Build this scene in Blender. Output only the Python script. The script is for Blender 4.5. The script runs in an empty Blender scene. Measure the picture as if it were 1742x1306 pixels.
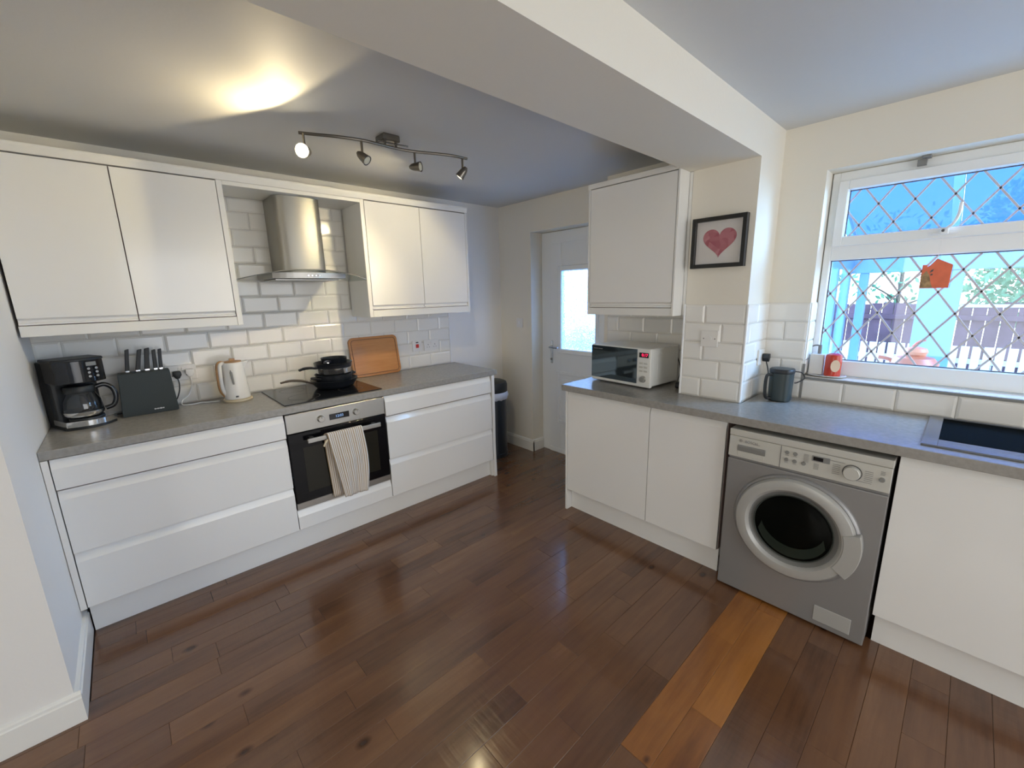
import bpy, bmesh, math, random
from mathutils import Vector, Matrix
random.seed(7)
R = math.radians
scene = bpy.context.scene
COL = scene.collection

# ------------------------------------------------------------------ camera
yaw, pitch, roll, FPX = 0.82813, -0.21214, -0.02411, 713.676
fw = Vector((math.cos(yaw)*math.cos(pitch), math.sin(yaw)*math.cos(pitch), math.sin(pitch)))
rt = Vector((math.sin(yaw), -math.cos(yaw), 0)); up = rt.cross(fw)
rt, up = rt*math.cos(roll)+up*math.sin(roll), up*math.cos(roll)-rt*math.sin(roll)
cd = bpy.data.cameras.new('camera'); cam = bpy.data.objects.new('camera', cd); COL.objects.link(cam)
cam.matrix_world = Matrix(((rt.x, up.x, -fw.x, -2.3805), (rt.y, up.y, -fw.y, -3.1493), (rt.z, up.z, -fw.z, 1.5081), (0, 0, 0, 1)))
cd.sensor_width = 36; cd.sensor_fit = 'HORIZONTAL'; cd.lens = FPX/1742*36; cd.clip_start = .02
scene.camera = cam

# ------------------------------------------------------------------ world, lights, exposure
W = bpy.data.worlds.new('sky'); scene.world = W; W.use_nodes = True
nt = W.node_tree; nt.nodes.clear()
tc = nt.nodes.new('ShaderNodeTexCoord'); sp = nt.nodes.new('ShaderNodeSeparateXYZ'); rp = nt.nodes.new('ShaderNodeValToRGB')
bg = nt.nodes.new('ShaderNodeBackground'); wo = nt.nodes.new('ShaderNodeOutputWorld')
nt.links.new(tc.outputs['Generated'], sp.inputs[0]); nt.links.new(sp.outputs['Z'], rp.inputs[0])
nt.links.new(rp.outputs[0], bg.inputs[0]); nt.links.new(bg.outputs[0], wo.inputs[0])
rp.color_ramp.elements[0].position = 0.0; rp.color_ramp.elements[0].color = (.80, .92, 1, 1)
rp.color_ramp.elements[1].position = .7; rp.color_ramp.elements[1].color = (.30, .60, 1, 1)
bg.inputs[1].default_value = 5.0

def area(name, loc, rot, sx, sy, power, col):
    l = bpy.data.lights.new(name, 'AREA'); l.shape = 'RECTANGLE'; l.size = sx; l.size_y = sy; l.energy = power; l.color = col
    o = bpy.data.objects.new(name, l); COL.objects.link(o); o.location = loc; o.rotation_euler = rot
    return o
# added area lamps: soft fill for the unseen room behind the camera
area('room_fill_near', (-1.0, -5.5, 1.25), (R(90), 0, 0), 2.4, 1.9, 46, (.97, .98, 1))
area('room_fill_rear', (-5.1, -3.4, 1.25), (R(90), 0, R(-90)), 2.0, 1.5, 36, (1, .97, .90))
# added area lamps boosting the bluish daylight: behind the frosted back door and in the conservatory beyond the leaded window
o = area('daylight_boost_door', (2.6, -.85, 1.75), (0, 0, 0), .6, .4, 950, (.27, .56, 1)); o.rotation_euler = Vector((-.97, 0, -.19)).to_track_quat('-Z', 'Y').to_euler()
o = area('daylight_boost_conservatory', (1.1, -4.25, 2.25), (0, 0, 0), 1.0, 1.0, 150, (.36, .64, 1)); o.rotation_euler = Vector((-.8, .5, -.42)).to_track_quat('-Z', 'Y').to_euler()

def spot(name, loc, d, power, ang, col, rad=.02, blend=.15):
    l = bpy.data.lights.new(name, 'SPOT'); l.energy = power; l.spot_size = R(ang); l.spot_blend = blend; l.color = col; l.shadow_soft_size = rad
    o = bpy.data.objects.new(name, l); COL.objects.link(o); o.location = loc
    o.rotation_euler = Vector(d).to_track_quat('-Z', 'Y').to_euler()
    return o
spot('lit_spot_ceiling', (-1.742, -1.05, 2.150), (-.93, -.36, -.02), 8, 163, (1, .80, .46), .02, .10)
spot('lit_spot_wall', (-.875, -1.02, 2.118), (-.80, 1.02, -.98), 26, 80, (1, .80, .48), .010, 1)
spot('lit_spot_wall_spill', (-.875, -1.02, 2.118), (-.42, .62, -.66), 12, 150, (1, .82, .48), .010, .35)

vs = scene.view_settings
vs.view_transform = 'Standard'; vs.look = 'None'; vs.gamma = 1; vs.use_curve_mapping = False; vs.exposure = 0.0

# ------------------------------------------------------------------ materials
def mat(name, col, rough=.5, metal=0, bump=0, bscale=200, spec=None, coat=0, em=None, emst=0, mottled=0, mscale=3, alpha=None):
    m = bpy.data.materials.new(name); m.use_nodes = True; n = m.node_tree; b = n.nodes['Principled BSDF']
    b.inputs['Base Color'].default_value = (*col, 1); b.inputs['Roughness'].default_value = rough; b.inputs['Metallic'].default_value = metal
    if spec is not None: b.inputs['Specular IOR Level'].default_value = spec
    if coat: b.inputs['Coat Weight'].default_value = coat; b.inputs['Coat Roughness'].default_value = .08
    if em: b.inputs['Emission Color'].default_value = (*em, 1); b.inputs['Emission Strength'].default_value = emst
    t = n.nodes.new('ShaderNodeTexCoord')
    if bump:
        z = n.nodes.new('ShaderNodeTexNoise'); z.inputs['Scale'].default_value = bscale; z.inputs['Detail'].default_value = 3
        bp = n.nodes.new('ShaderNodeBump'); bp.inputs['Strength'].default_value = bump; bp.inputs['Distance'].default_value = .002
        n.links.new(t.outputs['Object'], z.inputs['Vector']); n.links.new(z.outputs['Fac'], bp.inputs['Height']); n.links.new(bp.outputs[0], b.inputs['Normal'])
    if mottled:
        z = n.nodes.new('ShaderNodeTexNoise'); z.inputs['Scale'].default_value = mscale; z.inputs['Detail'].default_value = 5
        r = n.nodes.new('ShaderNodeValToRGB')
        r.color_ramp.elements[0].position = .3; r.color_ramp.elements[1].position = .7
        r.color_ramp.elements[0].color = (*[c*(1-mottled) for c in col], 1); r.color_ramp.elements[1].color = (*[min(1, c*(1+mottled)) for c in col], 1)
        n.links.new(t.outputs['Object'], z.inputs['Vector']); n.links.new(z.outputs['Fac'], r.inputs[0]); n.links.new(r.outputs[0], b.inputs['Base Color'])
    return m
def glass(name, tint=(1, 1, 1), gl=.08, rough=.02):
    m = bpy.data.materials.new(name); m.use_nodes = True; n = m.node_tree; n.nodes.clear()
    a = n.nodes.new('ShaderNodeBsdfTransparent'); a.inputs[0].default_value = (*tint, 1)
    g = n.nodes.new('ShaderNodeBsdfGlossy'); g.inputs['Roughness'].default_value = rough
    ly = n.nodes.new('ShaderNodeLayerWeight'); ly.inputs['Blend'].default_value = .5; pw = n.nodes.new('ShaderNodeMath'); pw.operation = 'POWER'; pw.inputs[1].default_value = 5
    lw = n.nodes.new('ShaderNodeMath'); lw.operation = 'MULTIPLY_ADD'; lw.inputs[1].default_value = .7; lw.inputs[2].default_value = gl*.5
    n.links.new(ly.outputs['Facing'], pw.inputs[0]); n.links.new(pw.outputs[0], lw.inputs[0])
    mx = n.nodes.new('ShaderNodeMixShader'); o = n.nodes.new('ShaderNodeOutputMaterial')
    n.links.new(lw.outputs[0], mx.inputs[0]); n.links.new(a.outputs[0], mx.inputs[1]); n.links.new(g.outputs[0], mx.inputs[2]); n.links.new(mx.outputs[0], o.inputs[0])
    return m
M = {}
M['paint'] = mat('wall_paint', (.81, .765, .665), .75, bump=.25, bscale=90)
M['paint_left'] = mat('wall_paint_left', (.82, .80, .76), .7, bump=.25, bscale=90)
M['ceiling'] = mat('ceiling_paint', (.64, .64, .625), .6, bump=.2, bscale=60)
M['gloss'] = mat('gloss_white', (.83, .82, .79), .12, bump=.02, bscale=8)
M['carcass'] = mat('carcass_white', (.80, .79, .75), .35, bump=.02)
M['gap'] = mat('carcass_gap_shade', (.30, .22, .20), .7, bump=.02)  # brown carcass: shade in the door and drawer gaps painted in
M['worktop'] = mat('worktop', (.31, .295, .27), .26, bump=.06, bscale=120, mottled=.1, mscale=60)
M['tile'] = mat('white_tile', (.82, .80, .75), .1, bump=.03, bscale=14)
M['grout'] = mat('grout', (.62, .60, .55), .9, bump=.3)
M['trim'] = mat('white_trim', (.85, .86, .86), .3, bump=.02)
M['skirting'] = mat('skirting_gloss', (.82, .81, .76), .3, bump=.03)
M['upvc'] = mat('upvc', (.85, .87, .87), .25, bump=.02)
M['steel'] = mat('brushed_steel', (.44, .43, .40), .36, 1, bump=.05, bscale=300)
M['steel_dark'] = mat('dull_steel', (.36, .345, .32), .34, 1, bump=.05, bscale=300)
M['chimney'] = mat('chimney_steel', (.34, .33, .30), .42, .9, bump=.05, bscale=300)
M['chrome'] = mat('chrome', (.75, .76, .78), .12, 1, bump=.01)
M['black'] = mat('black_gloss', (.008, .009, .012), .1, bump=.01)
M['ovenglass'] = mat('black_oven_glass', (.004, .004, .005), .10, bump=.01, bscale=5, spec=.22)
M['ovenwin'] = mat('oven_window', (.020, .018, .012), .12, bump=.01, bscale=5, spec=.22)
M['blackmat'] = mat('black_matt', (.014, .016, .018), .45, bump=.1)
M['nonstick'] = mat('nonstick_pan', (.010, .012, .016), .28, bump=.05)
M['handlebrown'] = mat('dark_brown_handle', (.045, .03, .022), .35, bump=.03)
M['block'] = mat('knife_block', (.022, .032, .034), .55, bump=.2)
M['silver'] = mat('washer_silver', (.29, .285, .28), .36, .35, bump=.03)
M['silver_light'] = mat('washer_ring', (.43, .425, .40), .32, .1, bump=.03)
M['panelgrey'] = mat('washer_panel', (.56, .55, .50), .38, .1, bump=.03)
M['darkgrey'] = mat('dark_grey', (.09, .09, .09), .5, bump=.05)
M['midgrey'] = mat('mid_grey', (.22, .22, .21), .5, bump=.05)
M['drum'] = mat('drum_dark', (.006, .0065, .006), .6, bump=.1, spec=.05)
M['sealgrey'] = mat('seal_grey', (.055, .065, .055), .5, bump=.05)
M['print'] = mat('grey_print', (.25, .24, .23), .6, bump=.02)
M['fittings'] = mat('bronze_fitting', (.20, .18, .15), .3, .9, bump=.03)
M['bulb'] = mat('lit_bulb', (1, .95, .8), .3, em=(1, .88, .62), emst=60)
M['bulboff'] = mat('unlit_bulb', (.7, .66, .5), .2, bump=.02)
M['bulbwall'] = mat('lit_bulb_side', (1, .95, .8), .3, em=(1, .85, .6), emst=3)
M['socket'] = mat('socket_white', (.80, .78, .74), .3, bump=.02)
M['red'] = mat('red_switch', (.6, .03, .02), .4, bump=.02)
M['bamboo'] = None
M['groove'] = mat('board_groove', (.27, .12, .04), .5, bump=.05)
M['kettle'] = mat('kettle_white', (.80, .79, .76), .25, bump=.02)
M['tan'] = mat('kettle_tan_lit', (.42, .24, .11), .4, bump=.05, mottled=.15, mscale=30)  # tan takes in the orange lamplight on the kettle handle's edge
M['cream'] = mat('cream_base', (.62, .52, .36), .4, bump=.03)
M['cable_w'] = mat('white_cable', (.8, .8, .8), .4, bump=.02)
M['led'] = mat('red_led', (.9, .02, .08), .4, em=(1, .02, .1), emst=2.2)
M['ledblue'] = mat('clock_digits', (.3, .5, .8), .4, em=(.3, .5, 1), emst=.5)
M['mwdoor'] = mat('mirror_door', (.13, .17, .20), .05, .85, bump=.01, bscale=5)
M['mwwhite'] = mat('microwave_white', (.80, .80, .76), .25, bump=.02)
M['frame'] = mat('black_frame', (.01, .011, .011), .3, bump=.05)
M['mount'] = mat('white_mount', (.80, .77, .74), .8, bump=.1)
M['heart'] = None
M['pot'] = mat('grey_green_plastic', (.035, .050, .052), .38, bump=.05)
M['binbody'] = mat('bin_body', (.018, .026, .036), .3, bump=.03)
M['bag'] = mat('bin_bag', (.72, .74, .82), .35, bump=.8, bscale=60)
M['lead'] = mat('lead_came', (.55, .53, .56), .45, .2, bump=.1)
M['pane'] = glass('window_glass', (.92, .97, 1))
M['hoodglass'] = glass('hood_glass', (.88, .92, .91), .02)
M['clear'] = glass('clear_glass', (.97, .97, .97), .05)
M['darkbowl'] = glass('door_bowl', (.55, .6, .57), .02)
M['carafe'] = glass('carafe_glass', (.55, .58, .62), .2)
M['ceramic'] = mat('white_ceramic', (.8, .8, .78), .15, bump=.02)
M['redsoap'] = mat('red_bottle', (.55, .05, .025), .2, bump=.02)
M['labelcream'] = mat('cream_label', (.8, .62, .45), .5, bump=.02)
M['orange'] = mat('orange_card', (.78, .17, .08), .6, bump=.05, mottled=.12, mscale=20)
M['olive'] = mat('painted_patch', (.38, .24, .11), .6, bump=.05, mottled=.4, mscale=60)
M['toy'] = mat('orange_plastic', (.50, .13, .06), .4, bump=.02)
M['sink'] = mat('sink_flange', (.16, .17, .19), .2, .3, bump=.02)
M['sinkbowl'] = mat('sink_bowl', (.006, .008, .009), .9, bump=.1, spec=.02)
M['cons'] = mat('upvc_blue_lit', (.20, .34, .62), .4, bump=.02)  # white uPVC with the blue daylight painted into its colour
M['fence'] = mat('stained_fence', (.13, .07, .10), .8, bump=.3, bscale=30, mottled=.3, mscale=5)
M['picket'] = mat('pale_rail_sunlit_fence', (.85, .85, .88), .7, bump=.2, mottled=.08)  # pale rails, and pickets painted as the sunlit part of the fence
M['patio'] = mat('patio', (.5, .49, .48), .8, bump=.3, bscale=10)
M['bark'] = mat('bark', (.16, .13, .11), .9, bump=.6, bscale=20)
M['leaf_pale'] = mat('leaf_pale', (.22, .42, .50), .6, bump=.1, mottled=.3, mscale=6)
M['leaf'] = mat('leaf', (.12, .33, .18), .6, bump=.1, mottled=.4, mscale=3)

# frosted patterned door glass
m = bpy.data.materials.new('patterned_glass'); m.use_nodes = True; n = m.node_tree; n.nodes.clear()
t = n.nodes.new('ShaderNodeTexCoord'); v = n.nodes.new('ShaderNodeTexVoronoi'); v.inputs['Scale'].default_value = 26; v.feature = 'DISTANCE_TO_EDGE'
wv = n.nodes.new('ShaderNodeTexNoise'); wv.inputs['Scale'].default_value = 8; wv.inputs['Detail'].default_value = 3
mp = n.nodes.new('ShaderNodeVectorMath'); mp.operation = 'ADD'
bp = n.nodes.new('ShaderNodeBump'); bp.inputs['Strength'].default_value = 1; bp.inputs['Distance'].default_value = .01
tr = n.nodes.new('ShaderNodeBsdfTranslucent'); tr.inputs[0].default_value = (.13, .24, .40, 1)
rf = n.nodes.new('ShaderNodeBsdfRefraction'); rf.inputs['Roughness'].default_value = .25; rf.inputs['IOR'].default_value = 1.3
mx = n.nodes.new('ShaderNodeMixShader'); o = n.nodes.new('ShaderNodeOutputMaterial')
mr = n.nodes.new('ShaderNodeMapRange'); mr.inputs['From Max'].default_value = .35; mr.inputs['To Min'].default_value = .95; mr.inputs['To Max'].default_value = .1; n.links.new(v.outputs['Distance'], mr.inputs['Value']); n.links.new(mr.outputs[0], mx.inputs[0])
n.links.new(t.outputs['Object'], wv.inputs[0]); n.links.new(t.outputs['Object'], mp.inputs[0]); n.links.new(wv.outputs['Color'], mp.inputs[1])
n.links.new(mp.outputs[0], v.inputs['Vector']); n.links.new(v.outputs['Distance'], bp.inputs['Height'])
n.links.new(bp.outputs[0], tr.inputs['Normal']); n.links.new(bp.outputs[0], rf.inputs['Normal'])
n.links.new(tr.outputs[0], mx.inputs[1]); n.links.new(rf.outputs[0], mx.inputs[2])
tp = n.nodes.new('ShaderNodeBsdfTransparent'); m2 = n.nodes.new('ShaderNodeMixShader'); m2.inputs[0].default_value = .2
n.links.new(mx.outputs[0], m2.inputs[1]); n.links.new(tp.outputs[0], m2.inputs[2]); n.links.new(m2.outputs[0], o.inputs[0])
M['frosted'] = m
# polycarbonate roof
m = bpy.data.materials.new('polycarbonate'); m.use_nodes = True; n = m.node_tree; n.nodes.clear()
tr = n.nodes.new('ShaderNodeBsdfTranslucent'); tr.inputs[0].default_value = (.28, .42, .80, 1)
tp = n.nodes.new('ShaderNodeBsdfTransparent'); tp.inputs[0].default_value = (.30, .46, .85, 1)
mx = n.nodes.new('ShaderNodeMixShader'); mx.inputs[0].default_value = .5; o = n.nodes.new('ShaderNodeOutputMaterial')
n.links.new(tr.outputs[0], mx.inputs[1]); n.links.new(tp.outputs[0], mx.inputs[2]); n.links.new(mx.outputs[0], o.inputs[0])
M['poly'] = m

def wood(name, cols, rough=.3, knots=0, grain=1.0, stretch=(1.2, 16, 16), scr=.0):
    """Planks: one look per object through Object Info random, grain along local X."""
    m = bpy.data.materials.new(name); m.use_nodes = True; n = m.node_tree; b = n.nodes['Principled BSDF']
    t = n.nodes.new('ShaderNodeTexCoord'); oi = n.nodes.new('ShaderNodeObjectInfo')
    mp = n.nodes.new('ShaderNodeMapping'); mp.inputs['Scale'].default_value = stretch
    wm = n.nodes.new('ShaderNodeMath'); wm.operation = 'MULTIPLY'; wm.inputs[1].default_value = 50
    n.links.new(oi.outputs['Random'], wm.inputs[0]); n.links.new(t.outputs['Object'], mp.inputs[0])
    z = n.nodes.new('ShaderNodeTexNoise'); z.noise_dimensions = '4D'; z.inputs['Scale'].default_value = 2.2; z.inputs['Detail'].default_value = 6; z.inputs['Roughness'].default_value = .62
    n.links.new(mp.outputs[0], z.inputs['Vector']); n.links.new(wm.outputs[0], z.inputs['W'])
    z2 = n.nodes.new('ShaderNodeTexNoise'); z2.noise_dimensions = '4D'; z2.inputs['Scale'].default_value = 5; z2.inputs['Detail'].default_value = 4
    mp2 = n.nodes.new('ShaderNodeMapping'); mp2.inputs['Scale'].default_value = (.5, 1.6, 1)
    n.links.new(t.outputs['Object'], mp2.inputs[0]); n.links.new(mp2.outputs[0], z2.inputs['Vector']); n.links.new(wm.outputs[0], z2.inputs['W'])
    a = n.nodes.new('ShaderNodeMath'); a.operation = 'MULTIPLY_ADD'; a.inputs[1].default_value = .55*grain
    a2 = n.nodes.new('ShaderNodeMath'); a2.operation = 'MULTIPLY_ADD'; a2.inputs[1].default_value = .60
    n.links.new(z.outputs['Fac'], a.inputs[0]); n.links.new(z2.outputs['Fac'], a2.inputs[0])
    a3 = n.nodes.new('ShaderNodeMath'); a3.operation = 'MULTIPLY_ADD'; a3.inputs[1].default_value = .26; a3.inputs[2].default_value = -.21
    n.links.new(oi.outputs['Random'], a3.inputs[0]); n.links.new(a3.outputs[0], a2.inputs[2]); n.links.new(a2.outputs[0], a.inputs[2])
    r = n.nodes.new('ShaderNodeValToRGB'); e = r.color_ramp.elements
    e[0].position = .18; e[0].color = (*cols[0], 1); e[1].position = .86; e[1].color = (*cols[-1], 1)
    for i, c in enumerate(cols[1:-1]):
        q = e.new(.18+.68*(i+1)/(len(cols)-1)); q.color = (*c, 1)
    n.links.new(a.outputs[0], r.inputs[0]); last = r.outputs[0]
    if knots:
        v = n.nodes.new('ShaderNodeTexVoronoi'); v.inputs['Scale'].default_value = knots
        mk_ = n.nodes.new('ShaderNodeMapping'); mk_.inputs['Scale'].default_value = (1, 1.6, .01)
        va = n.nodes.new('ShaderNodeVectorMath'); va.operation = 'ADD'; n.links.new(wm.outputs[0], va.inputs[1])
        kr = n.nodes.new('ShaderNodeValToRGB'); kr.color_ramp.elements[0].position = .035; kr.color_ramp.elements[1].position = .11
        kr.color_ramp.elements[0].color = (.28, .2, .2, 1); kr.color_ramp.elements[1].color = (1, 1, 1, 1)
        mm = n.nodes.new('ShaderNodeMix'); mm.data_type = 'RGBA'; mm.blend_type = 'MULTIPLY'; mm.inputs['Factor'].default_value = 1
        n.links.new(t.outputs['Object'], mk_.inputs[0]); n.links.new(mk_.outputs[0], va.inputs[0]); n.links.new(va.outputs[0], v.inputs['Vector'])
        n.links.new(v.outputs['Distance'], kr.inputs[0]); n.links.new(last, mm.inputs['A']); n.links.new(kr.outputs[0], mm.inputs['B']); last = mm.outputs['Result']
    n.links.new(last, b.inputs['Base Color'])
    b.inputs['Roughness'].default_value = rough; b.inputs['Coat Weight'].default_value = .5; b.inputs['Coat Roughness'].default_value = .12
    bp = n.nodes.new('ShaderNodeBump'); bp.inputs['Strength'].default_value = .35; bp.inputs['Distance'].default_value = .004
    rz = n.nodes.new('ShaderNodeTexNoise'); rz.inputs['Scale'].default_value = 7; mp3 = n.nodes.new('ShaderNodeMapping'); mp3.inputs['Scale'].default_value = (5, .7, 1)
    n.links.new(t.outputs['Object'], mp3.inputs[0]); n.links.new(mp3.outputs[0], rz.inputs['Vector'])
    ad = n.nodes.new('ShaderNodeMath'); ad.operation = 'MULTIPLY_ADD'; ad.inputs[1].default_value = .25
    n.links.new(z.outputs['Fac'], ad.inputs[0]); n.links.new(rz.outputs['Fac'], ad.inputs[2]); n.links.new(ad.outputs[0], bp.inputs['Height']); n.links.new(bp.outputs[0], b.inputs['Normal'])
    return m
M['plank'] = wood('floor_plank', [(.075, .034, .018), (.130, .060, .030), (.172, .080, .036), (.24, .120, .054)], .22, knots=3.2)
M['plank_bare'] = wood('bare_plank', [(.12, .04, .012), (.26, .095, .02), (.38, .15, .032), (.46, .20, .05)], .34, knots=5)
M['bamboo'] = wood('bamboo_board', [(.28, .11, .03), (.50, .21, .055), (.62, .30, .10)], .45, stretch=(2, 30, 30))
M['floorbase'] = mat('floor_base', (.07, .03, .018), .4, bump=.1)

# ------------------------------------------------------------------ mesh helpers
def merge(bm, b2):
    me = bpy.data.meshes.new('tmp'); b2.to_mesh(me); b2.free(); bm.from_mesh(me); bpy.data.meshes.remove(me)
def nb(): return bmesh.new()
def box(bm, x0, x1, y0, y1, z0, z1, bev=0, seg=1, mtx=None):
    b = bmesh.new(); bmesh.ops.create_cube(b, size=1)
    for v in b.verts: v.co = Vector(((x0+x1)/2+v.co.x*(x1-x0), (y0+y1)/2+v.co.y*(y1-y0), (z0+z1)/2+v.co.z*(z1-z0)))
    if bev: bmesh.ops.bevel(b, geom=b.edges[:], offset=bev, segments=seg, affect='EDGES', profile=.5)
    if mtx: bmesh.ops.transform(b, matrix=mtx, verts=b.verts)
    merge(bm, b); return bm
def prism(bm, poly, axis, a, b_, bev=0, seg=1, mtx=None):
    """extrude polygon along an axis; poly coords are the two remaining axes in order"""
    b = bmesh.new(); vs_ = []
    for (p, q) in poly:
        vs_.append(b.verts.new({'x': (a, p, q), 'y': (p, a, q), 'z': (p, q, a)}[axis]))
    f = b.faces.new(vs_); r = bmesh.ops.extrude_face_region(b, geom=[f])
    d = {'x': (b_-a, 0, 0), 'y': (0, b_-a, 0), 'z': (0, 0, b_-a)}[axis]
    bmesh.ops.translate(b, vec=d, verts=[g for g in r['geom'] if isinstance(g, bmesh.types.BMVert)])
    bmesh.ops.recalc_face_normals(b, faces=b.faces)
    if bev: bmesh.ops.bevel(b, geom=b.edges[:], offset=bev, segments=seg, affect='EDGES', profile=.5)
    if mtx: bmesh.ops.transform(b, matrix=mtx, verts=b.verts)
    merge(bm, b); return bm
def lathe(bm, prof, n_=32, mtx=None, cap=True):
    b = bmesh.new(); rings = []
    for (r, z) in prof:
        if r < 1e-5: rings.append([b.verts.new((0, 0, z))])
        else: rings.append([b.verts.new((r*math.cos(2*math.pi*i/n_), r*math.sin(2*math.pi*i/n_), z)) for i in range(n_)])
    for A, B in zip(rings, rings[1:]):
        for i in range(n_):
            j = (i+1) % n_
            if len(A) == 1 and len(B) == 1: continue
            if len(A) == 1: b.faces.new((A[0], B[j], B[i]))
            elif len(B) == 1: b.faces.new((A[i], A[j], B[0]))
            else: b.faces.new((A[i], A[j], B[j], B[i]))
    if cap:
        for rg in (rings[0], rings[-1]):
            if len(rg) > 1: b.faces.new(rg)
    bmesh.ops.recalc_face_normals(b, faces=b.faces)
    if mtx: bmesh.ops.transform(b, matrix=mtx, verts=b.verts)
    merge(bm, b); return bm
def along(p, d):
    """matrix that takes local +Z to direction d with origin p"""
    return Matrix.Translation(p) @ Vector(d).to_track_quat('Z', 'Y').to_matrix().to_4x4()
def cyl(bm, p, d, r, L, n_=24, r2=None, bev=0):
    r2 = r if r2 is None else r2
    pr = [(0, 0), (r, 0), (r2, L), (0, L)] if not bev else [(0, 0), (r-bev, 0), (r, bev), (r2, L-bev), (r2-bev, L), (0, L)]
    return lathe(bm, pr, n_, along(p, d), False)
def spline(pts, k=8):
    pts = [Vector(p) for p in pts]; out = []
    P = [pts[0]*2-pts[1]]+pts+[pts[-1]*2-pts[-2]]
    for i in range(1, len(P)-2):
        for s in range(k):
            t_ = s/k; a, b, c, d = P[i-1], P[i], P[i+1], P[i+2]
            out.append(.5*((2*b)+(c-a)*t_+(2*a-5*b+4*c-d)*t_*t_+(3*b-a-3*c+d)*t_**3))
    out.append(pts[-1]); return out
def tube(bm, pts, r, n_=8, smooth=True, k=8, flat=1.0):
    P = spline(pts, k) if smooth else [Vector(p) for p in pts]
    b = bmesh.new(); rings = []; prev = None
    for i, p in enumerate(P):
        d = (P[min(i+1, len(P)-1)]-P[max(i-1, 0)]).normalized()
        if prev is None:
            u = d.orthogonal().normalized()
            if abs(d.z) < .9: u = d.cross(Vector((0, 0, 1))).normalized()
        else: u = (prev-d*prev.dot(d)).normalized()
        prev = u; w = d.cross(u); rr = r[i*len(r)//len(P)] if isinstance(r, (list, tuple)) else r
        rings.append([b.verts.new(p+u*rr*math.cos(2*math.pi*j/n_)+w*rr*flat*math.sin(2*math.pi*j/n_)) for j in range(n_)])
    for A, B in zip(rings, rings[1:]):
        for j in range(n_): b.faces.new((A[j], A[(j+1) % n_], B[(j+1) % n_], B[j]))
    b.faces.new(rings[0]); b.faces.new(rings[-1]); bmesh.ops.recalc_face_normals(b, faces=b.faces)
    merge(bm, b); return bm
def ob(name, bm, m, parent=None, smooth=False, local=False, props=None):
    me = bpy.data.meshes.new(name); bm.to_mesh(me); bm.free(); me.materials.append(M[m] if isinstance(m, str) else m)
    if smooth:
        for p in me.polygons: p.use_smooth = True
        try: me.set_sharp_from_angle(angle=R(38))
        except Exception: pass
    o = bpy.data.objects.new(name, me); COL.objects.link(o)
    if parent:
        o.parent = parent
        if not local and parent.type == 'EMPTY': o.matrix_parent_inverse = parent.matrix_basis.inverted()
    if props:
        for k_, v_ in props.items(): o[k_] = v_
    return o
def thing(name, label, cat, loc, rz=0, group=None, rot=None):
    o = bpy.data.objects.new(name, None); COL.objects.link(o); o.location = loc; o.rotation_euler = rot or (0, 0, rz); o.empty_display_size = .05
    o['label'] = label; o['category'] = cat
    if group: o['group'] = group
    bpy.context.view_layer.update()
    return o
def tag(o, label, cat, group=None):
    o['label'] = label; o['category'] = cat
    if group: o['group'] = group
    return o
def struct(name, bm, m, parent=None):
    o = ob(name, bm, m, parent); o['kind'] = 'structure'; return o
def text(name, s, size, m, parent, mtx, ext=.0004, local=False):
    c = bpy.data.curves.new(name, 'FONT'); c.body = s; c.size = size; c.extrude = ext; c.align_x = 'CENTER'; c.align_y = 'CENTER'
    o = bpy.data.objects.new(name, c); COL.objects.link(o); bpy.context.view_layer.update()
    me = bpy.data.meshes.new_from_object(o.evaluated_get(bpy.context.evaluated_depsgraph_get())); bpy.data.objects.remove(o)
    me.transform(mtx); me.materials.clear(); me.materials.append(M[m])
    q = bpy.data.objects.new(name, me); COL.objects.link(q)
    q.parent = parent
    if not local and parent.type == 'EMPTY': q.matrix_parent_inverse = parent.matrix_basis.inverted()
    return q
# text orientation: facing -Y, facing -X
TY = lambda x, y, z: Matrix.Translation((x, y, z)) @ Matrix.Rotation(R(90), 4, 'X')
TX = lambda x, y, z: Matrix.Translation((x, y, z)) @ Matrix.Rotation(R(-90), 4, 'Z') @ Matrix.Rotation(R(90), 4, 'X')

# key dimensions (metres)
XL, XE, WY = -2.722, -.205, -.602
XN, XD, XP = .2956, .387, -.027
ZC, ZB = 2.296, 2.118
YP0, YP1, YR = -2.049, -2.3725, -2.571
WT, WB = .91, .87

# ------------------------------------------------------------------ structure
b = nb(); box(b, -5.4, .9, -5.8, .2, -.12, -.012); floor = struct('floor', b, 'floorbase')
b = nb(); box(b, -5.4, .9, -5.8, .2, ZC, ZC+.15); struct('ceiling', b, 'ceiling')
b = nb(); box(b, -2.8, .8, 0, .2, -.1, ZC); wall_left = struct('wall_left', b, 'paint_left')
b = nb(); box(b, -5.4, XL, -1.11, .2, -.1, ZC); struct('wall_front', b, 'paint_left')
b = nb(); box(b, XD, XD+.3, -.42, 0, -.1, ZC); box(b, XD, XD+.3, -1.25, -.42, 2.03, ZC); box(b, XD, XD+.3, -1.28, -1.25, -.1, ZC)
struct('wall_back', b, 'paint')
b = nb()
box(b, XN, XN+.3, YR, -1.28, -.1, ZC); box(b, XN, XN+.3, -3.78, YR, -.1, 1.022); box(b, XN, XN+.3, -3.78, YR, 2.067, ZC)
box(b, XN, XN+.3, -5.8, -3.78, -.1, ZC)
wall_right = struct('wall_right', b, 'paint')
b = nb(); box(b, XP, XN, YP1, YP0, -.1, ZB); wall_pier = struct('wall_pier', b, 'paint')
b = nb(); box(b, -5.4, XN, YP1, -2.03, ZB, ZC); struct('trim_1', b, 'paint')     # the boxed beam across the ceiling
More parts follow.
